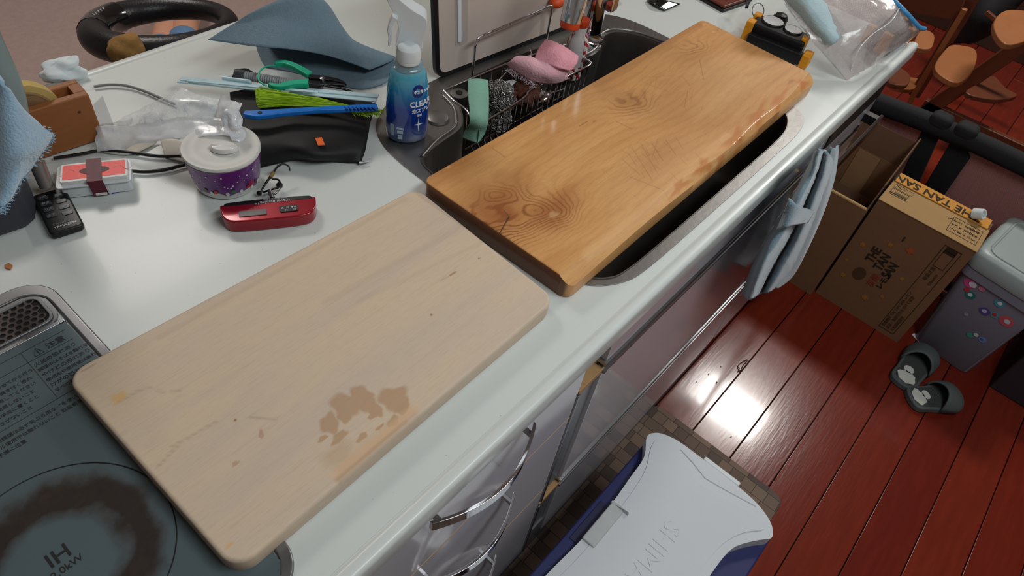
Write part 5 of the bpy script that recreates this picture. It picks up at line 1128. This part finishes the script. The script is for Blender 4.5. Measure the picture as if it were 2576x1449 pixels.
obj('front_flap', [(1.898, .103, .365), (1.898, .37, .365), (1.93, .37, .35), (1.93, .103, .35)], [(0, 1, 2, 3)], kbl, ob_, solid=.004)
obj('side_flap', [(1.90, .105, .365), (2.188, .105, .365), (2.20, .108, .47), (1.95, .104, .43)], [(0, 1, 2, 3)], kb2, ob_, solid=.004)
obj('rear_flap', [(2.19, .105, .365), (2.19, .37, .365), (2.205, .36, .45), (2.205, .11, .45)], [(0, 1, 2, 3)], kb2, ob_, solid=.004)
box('packing_tape', 2.183, 2.1858, .17, .24, .22, .362, mat('tape_tan', (150, 116, 84), .3), ob_)
box('inner_box', 1.95, 2.16, .13, .34, .006, .24, kb2, ob_)
# bin
gb = mat('bin_grey', (128, 128, 142), .45, var=.04, scale=15); gl = mat('bin_lid_grey', (150, 160, 158), .4, var=.03)
b0 = [G(2296, 850, 0), G(2428, 944, 0)]
bn = root('waste_bin', (2.03, -.32, 0), 'grey plastic waste bin with small colourful stickers beside the carton', 'bin')
ub2 = (b0[1] - b0[0]); wb_ = ub2.length; ub2.normalize(); nb2 = Vector((-ub2.y, ub2.x, 0)); nb2 = nb2 if nb2.x > 0 else -nb2
def binring(z, e, r=.022):
    o0 = b0[0] - ub2 * e - nb2 * e; return [o0 + ub2 * x + nb2 * y + Z_ * z for x, y in rrect(0, wb_ + 2 * e, 0, .21 + 2 * e, r, 6)]
lv = [(0.0, -.003), (.004, 0), (.30, .021), (.302, .027), (.33, .028)]; V = []; 
for z, e in lv: V += binring(z, e)
nn = len(binring(0, 0)); F = [[i * nn + k, i * nn + (k + 1) % nn, (i + 1) * nn + (k + 1) % nn, (i + 1) * nn + k] for i in range(len(lv) - 1) for k in range(nn)] + [list(range(nn))[::-1], list(range((len(lv) - 1) * nn, len(lv) * nn))]
obj('bucket', V, F, gb, bn, smooth=True, angle=40)
lv = [(.332, .026), (.332, .030), (.338, .032), (.372, .030), (.384, .022), (.386, .010)]; V = []
for z, e in lv: V += binring(z, e, .03)
F = [[i * nn + k, i * nn + (k + 1) % nn, (i + 1) * nn + (k + 1) % nn, (i + 1) * nn + k] for i in range(len(lv) - 1) for k in range(nn)] + [list(range(nn))[::-1], list(range((len(lv) - 1) * nn, len(lv) * nn))]
obj('lid', V, F, gl, bn, smooth=True, angle=60)
tube('lid_bead', binring(.386, .004, .03), .004, gl, bn, closed=True)
def onbin(px, py):
    # intersect with the sloping front face
    p0 = b0[0]; n_ = (nb2 + Z_ * (.021 / .30)).normalized(); d = Vector(ray(px, py)); c = Vector(CC); t = (p0 - c).dot(n_) / d.dot(n_); return c + d * t - n_ * .0012, n_
stc = [((2440, 712), 13, (206, 80, 140)), ((2448, 716), 8, (220, 214, 220)), ((2433, 728), 6, (200, 60, 70)), ((2441, 742), 11, (30, 120, 112)), ((2441, 741), 5, (214, 220, 220)), ((2470, 726), 7, (196, 120, 140)), ((2515, 763), 11, (70, 150, 170)), ((2516, 763), 5, (220, 220, 226)), ((2477, 783), 11, (86, 70, 140)), ((2477, 782), 5, (190, 190, 210)), ((2503, 792), 9, (80, 150, 160)), ((2502, 791), 5, (190, 50, 60)), ((2532, 808), 15, (200, 92, 100)), ((2534, 809), 6, (200, 210, 224)), ((2440, 842), 7, (70, 150, 130)), ((2456, 842), 5, (200, 210, 214)), ((2472, 854), 8, (110, 140, 200)), ((2470, 853), 4, (200, 60, 70)), ((2431, 790), 5, (150, 152, 162))]
for (pxy, r, c) in stc:
    p, n_ = onbin(*pxy); U = ub2; Vq = n_.cross(U); rr_ = r / 1772 * (p - Vector(CC)).length * .9; p = p - n_ * (.0004 if r < 9 else 0)
    slab('sticker', p, U, Vq, [(rr_ * math.cos(a * .63) * (1 + .15 * (a % 2)), rr_ * math.sin(a * .63)) for a in range(10)], .0004, mat('st_%d_%d_%d' % c, c, .4), bn)
# slippers
sg = mat('slipper_grey', (84, 90, 90), .7, var=.06, scale=60, bump=.2); sgi = mat('slipper_insole', (66, 70, 68), .75, var=.1); swt = mat('slipper_print', (206, 206, 198), .6)
def slipper(heel, toe, w, label, flip=1):
    heel, toe = Vector(heel), Vector(toe); U = (toe - heel); L_ = U.length; U.normalize(); Vv = Z_.cross(U) * flip
    R_ = root('slipper', (heel + toe) / 2, label, 'slipper', 'grey pair of child slippers on the red floor')
    prof = [(0, .0), (.03, .62), (.12, .86), (.28, .88), (.45, .92), (.62, 1.02), (.78, 1.02), (.9, .80), (.97, .45), (1, 0)]
    out = [(a * L_, w / 2 * b_) for a, b_ in prof] + [(a * L_, -w / 2 * b_ * (1 if a < .5 else .9)) for a, b_ in prof[-2:0:-1]]
    out = [tuple(p[:2]) for p in smoothpoly([(a, b_, 0) for a, b_ in out], 3)]
    base = heel.copy(); base.z = .0005
    slab('sole', base, U, Vv, out, .020 * flip, sg, R_, bevel=.004, seg=3)
    ins = [(L_ / 2 + (a - L_ / 2) * .88, b_ * .82) for a, b_ in out]; slab('insole', base + Z_ * .0198, U, Vv, ins, .0012 * flip, sgi, R_)
    for i in range(16):
        u = L_ * (.30 + i * .03); ww = w * .36; c = base + U * u + Z_ * .0214; obox('rib', c, U * L_ * .007, Vv * ww, Z_ * .0007, sgi, R_)
    pr_ = slab('heel_print', base + Z_ * .0212, U, Vv, [(L_ * (.17 + .115 * math.cos(a * .393) * (1 + .10 * math.sin(a * 2.3))), w * (.30 * math.sin(a * .393)) * (1 + .12 * math.cos(a * 1.7))) for a in range(16)], .0012 * flip, swt, R_)
    slab('heel_print', base + Z_ * .0212, U, Vv, [(L_ * (.33 + .07 * math.cos(a * .45)), w * (.08 + .17 * math.sin(a * .45))) for a in range(14)], .0012 * flip, swt, R_)
    V = []; nI, nJ = 13, 10                          # arched upper
    for j in range(nJ + 1):
        t = j / nJ; u = L_ * (.46 + .53 * t); hw = np.interp(u / L_, [a for a, _ in prof], [b_ for _, b_ in prof]) * w / 2 * 1.04; hh = .046 * abs(math.cos(t * math.pi / 2)) ** .6 + .006
        for i in range(nI + 1):
            a = math.pi * i / nI; ov = -L_ * .10 * math.sin(a) ** 2 * (-1) * (1 - t); V.append(base + U * (u + ov) + Vv * hw * math.cos(a) + Z_ * (.012 + hh * abs(math.sin(a)) ** .8))
    F = [[j * (nI + 1) + i, j * (nI + 1) + i + 1, (j + 1) * (nI + 1) + i + 1, (j + 1) * (nI + 1) + i] for j in range(nJ) for i in range(nI)]
    obj('upper', V, F, sg, R_, smooth=True, solid=.005)
    return R_
slipper(G(2262, 1000 - 30, .01), G(2334, 880, .01), .090, 'grey child slipper lying nearer the carton, behind its pair')
slipper(G(2284, 1004, .01), G(2412, 1004, .01), .090, 'front grey child slipper of the pair, with a white heel print facing the camera')
# small floor litter
prism('paper_scrap', [tuple(G(*p, .001)[:2]) for p in ((2294, 842), (2300, 838), (2316, 852), (2312, 860))], .0004, .0016, MATS['paper_white'], label='small white paper scrap on the floor below the waste bin', cat='paper')
tube('hair_tie', [G(*p, .003) for p in ((1878, 905), (1872, 908), (1862, 914), (1856, 922), (1860, 928), (1856, 934), (1864, 930), (1870, 918), (1880, 908))], .0012, mat('hair_tie', (74, 34, 34), .6), closed=True, sm=3, label='thin dark hair tie lying on the glossy floor plank', cat='hair tie')
for i, p in enumerate(((1814, 921), (1783, 940), (1803, 962), (1752, 960), (1840, 1098))):
    blob('food_crumb', G(*p, .002), (.0022, .0018, .0016), white_pl if i != 2 else MATS['hair_tie'], sub=2, amp=.4, label=['tiny white crumb on the floor, level with the hair tie', 'tiny white crumb nearest the cabinet on the glossy plank', 'small dark crumb inside the bright reflection', 'tiny white crumb nearest the camera among those left of the reflection', 'lone white crumb between the light reflection and the kitchen mat'][i], cat='crumb', group='crumbs on the red floor')
box('dark_storage_box', 1.97, 2.21, -.95, -.455, 0, .22, mat('dark_purple_box', (44, 34, 42), .6), label='dark purple storage box at the right edge behind the waste bin', cat='storage box', bevel=.006)
# ------------------------------------------------------------------ towel on the dishwasher handle
bt2 = mat('blue_hand_towel', (128, 154, 168), .95, var=.08, scale=60, bump=.9, bscale=300, sheen=.6)
tw_ = root('hand_towel', FY(1960, 560, .16), 'blue grey hand towel hanging from the dishwasher bar handle', 'towel')
yy = .165
loft('front_fold', [
    [FY(2050, 388, 0.177), FY(2060, 376, 0.166), FY(2072, 378, 0.177), FY(2082, 384, 0.168), FY(2094, 400, 0.175)],
    [FY(2026, 440, 0.179), FY(2040, 440, 0.160), FY(2054, 440, 0.178), FY(2068, 442, 0.163), FY(2086, 445, 0.176)],
    [FY(1990, 500, 0.181), FY(2008, 505, 0.154), FY(2026, 508, 0.179), FY(2042, 514, 0.159), FY(2062, 520, 0.177)],
    [FY(1952, 565, 0.182), FY(1972, 578, 0.151), FY(1994, 586, 0.180), FY(2010, 594, 0.156), FY(2032, 600, 0.177)],
    [FY(1908, 640, 0.182), FY(1926, 652, 0.151), FY(1950, 660, 0.180), FY(1970, 670, 0.156), FY(1995, 682, 0.177)],
    [FY(1868, 738, 0.182), FY(1886, 752, 0.151), FY(1912, 738, 0.180), FY(1930, 735, 0.156), FY(1952, 722, 0.177)]], bt2, tw_, solid=.005, nu=8, nv=8, wob=.002, wf=60)
loft('side_fold', [[FY(2090, 370, .185), FY(2102, 375, .180), FY(2108, 365, .186)], [FY(2058, 470, .178), FY(2078, 480, .17), FY(2096, 455, .182)], [FY(2020, 580, .176), FY(2045, 580, .166), FY(2062, 555, .178)], [FY(1975, 680, .17), FY(1995, 690, .162), FY(2015, 655, .175)], [FY(1940, 718, .17), FY(1955, 724, .165), FY(1968, 715, .172)]], bt2, tw_, solid=.005, nu=6, nv=8)
loft('hem_flap', [[FY(1985, 500, .156), FY(2015, 520, .142), FY(2048, 530, .152)], [FY(1956, 578, .154), FY(1984, 568, .140), FY(2030, 560, .150)]], bt2, tw_, solid=.004)
# ------------------------------------------------------------------ playpen
pn = root('playpen', (2.27, -.3, 0), 'black padded playpen fence with pinkish mesh panels behind the cartons', 'playpen')
xp = 2.26
def ppt(px, py, x=xp): return FX(px, py, x)
rail = [(2150, 235), (2215, 262), (2335, 308), (2380, 328), (2455, 358), (2576, 415), (2700, 475)]
tube('top_rail', [ppt(*p) for p in rail], .030, soft_black, pn, n=16, sm=3)
for p in ((2362, 312), (2425, 338)): 
    c = ppt(*p); obox('hinge_lock', c + Z_ * .012, (.03, 0, 0), (0, .032, 0), (0, 0, .022), soft_black, pn, bevel=.018, seg=4)
def strip(nm, pts, m, t=.02): # polygon in the x = xp plane
    P = [ppt(*p) for p in pts]; n = len(P); Vs = P + [p + Vector((t, 0, 0)) for p in P]
    return obj(nm, Vs, [list(range(n)), list(range(n, 2 * n))[::-1]] + [[i, (i + 1) % n, n + (i + 1) % n, n + i] for i in range(n)], m, pn, bevel=.004)
strip('padded_post', [(2318, 330), (2362, 335), (2362, 345), (2302, 480), (2150, 820), (2120, 800), (2250, 480)], soft_black)
strip('padded_post', [(2398, 345), (2432, 380), (2440, 398), (2376, 490), (2220, 860), (2180, 840), (2318, 480)], soft_black)
def mesh_mat():
    m = mat('playpen_mesh', (150, 112, 110), .9, var=.05, alpha=.5); nt = m.node_tree; L = nt.links.new; b = nt.nodes['Principled BSDF']
    tc = N(nt, 'ShaderNodeTexCoord'); ch = N(nt, 'ShaderNodeTexChecker', i_Scale=300.0); L(tc.outputs['Object'], ch.inputs[0]); mr = N(nt, 'ShaderNodeMapRange', i_3=.45, i_4=.85); L(ch.outputs['Fac'], mr.inputs[0]); L(mr.outputs[0], b.inputs['Alpha']); return m
mm_ = mesh_mat()
def panel_yz(y0, y1, z0, z1, nm='mesh_panel'): box(nm, xp + .008, xp + .010, y0, y1, z0, z1, mm_, pn)
yA, yB = ppt(2330, 345).y, ppt(2415, 390).y
panel_yz(yA - .0, .42, .03, .50); panel_yz(-1.3, yB, .03, .50)
tube('lower_rail', [(xp + .01, .42, .03), (xp + .01, -1.3, .03)], .018, soft_black, pn)
# ------------------------------------------------------------------ wooden high chairs beyond the playpen
hw = mat('chair_wood', (98, 52, 32), .4, var=.2, scale=14, stretch=(2, 2, 9)); hwl = mat('chair_wood_light', (146, 90, 50), .45, var=.15, scale=14)
xc = 3.25
def beam(nm, a, b_, w, t, m, par, x=xc):
    A, B = FX(*a, x), FX(*b_, x); d = (B - A); n = d.cross(X_).normalized() * w / 2; return obox(nm, (A + B) / 2, d / 2, n, X_ * t / 2, m, par, bevel=.004)
c1 = root('high_chair', (xc + .2, -.1, 0), 'brown wooden high chair with slanted legs and rounded seat beyond the playpen', 'chair')
beam('slanted_leg', (2322, 285), (2600, 92), .060, .03, hw, c1); beam('floor_runner', (2322, 262), (2600, 392), .055, .03, hw, c1)
beam('slanted_leg', (2322, 285), (2600, 92), .060, .03, hw, c1, xc + .46); beam('floor_runner', (2322, 262), (2600, 392), .055, .03, hw, c1, xc + .46)
beam('cross_bar', (2480, 30), (2640, 160), .02, .02, hw, c1, xc + .3)
def plate(nm, pts, z, t, m, par):
    return prism(nm, [tuple(p[:2]) for p in smoothpoly([tuple(G(*p, z)[:2]) + (0,) for p in pts], 4)], z - t, z, m, par, bevel=.004)
plate('seat_plate', [(2500, 60), (2520, 30), (2560, 24), (2620, 40), (2600, 90), (2545, 112), (2515, 98)], .62, .02, hwl, c1)
plate('foot_plate', [(2352, 165), (2375, 128), (2400, 112), (2455, 125), (2450, 175), (2412, 208), (2368, 190)], .42, .02, hwl, c1)
plate('lower_plate', [(2430, 232), (2470, 205), (2500, 190), (2530, 220), (2560, 240), (2500, 250)], .25, .02, hw, c1)
c2 = root('high_chair', (3.6, .45, 0), 'wooden high chair with pale slender strut, furthest back beside the zip bag', 'chair')
x2 = 3.15
beam('slender_strut', (2428, 22), (2285, 262), .020, .02, hwl, c2, x2); beam('slanted_leg', (2470, -40), (2300, 240), .045, .03, hw, c2, x2 + .1)
beam('backrest', (2250, -8), (2420, 22), .09, .02, hw, c2, x2 + .05)
plate('seat_plate', [(2300, 110), (2318, 74), (2350, 86), (2345, 118), (2320, 122)], .5, .02, hwl, c2); plate('lower_plate', [(2235, 205), (2260, 170), (2290, 190), (2280, 214)], .3, .02, hw, c2)
plate('foot_plate', [(2240, 212), (2275, 192), (2330, 205), (2290, 225)], .15, .02, hwl, c2)
c3 = root('dark_bag', (3.9, .2, 0), 'black bag resting between the wooden high chairs', 'bag')
loft('body', [[FX(2440, -30, 3.8), FX(2500, -40, 3.75), FX(2600, -40, 3.8)], [FX(2420, 50, 3.8), FX(2470, 40, 3.65), FX(2540, 20, 3.8)], [FX(2400, 110, 3.8), FX(2440, 100, 3.7), FX(2480, 80, 3.8)]], soft_black, c3, solid=.05)
box('bookcase', 4.3, 4.7, -1.6, 1.0, 0, 1.4, mat('dark_wood', (58, 34, 26), .5, var=.2, scale=10), label='dark wooden cabinet at the far side of the room', cat='cabinet', bevel=.004)
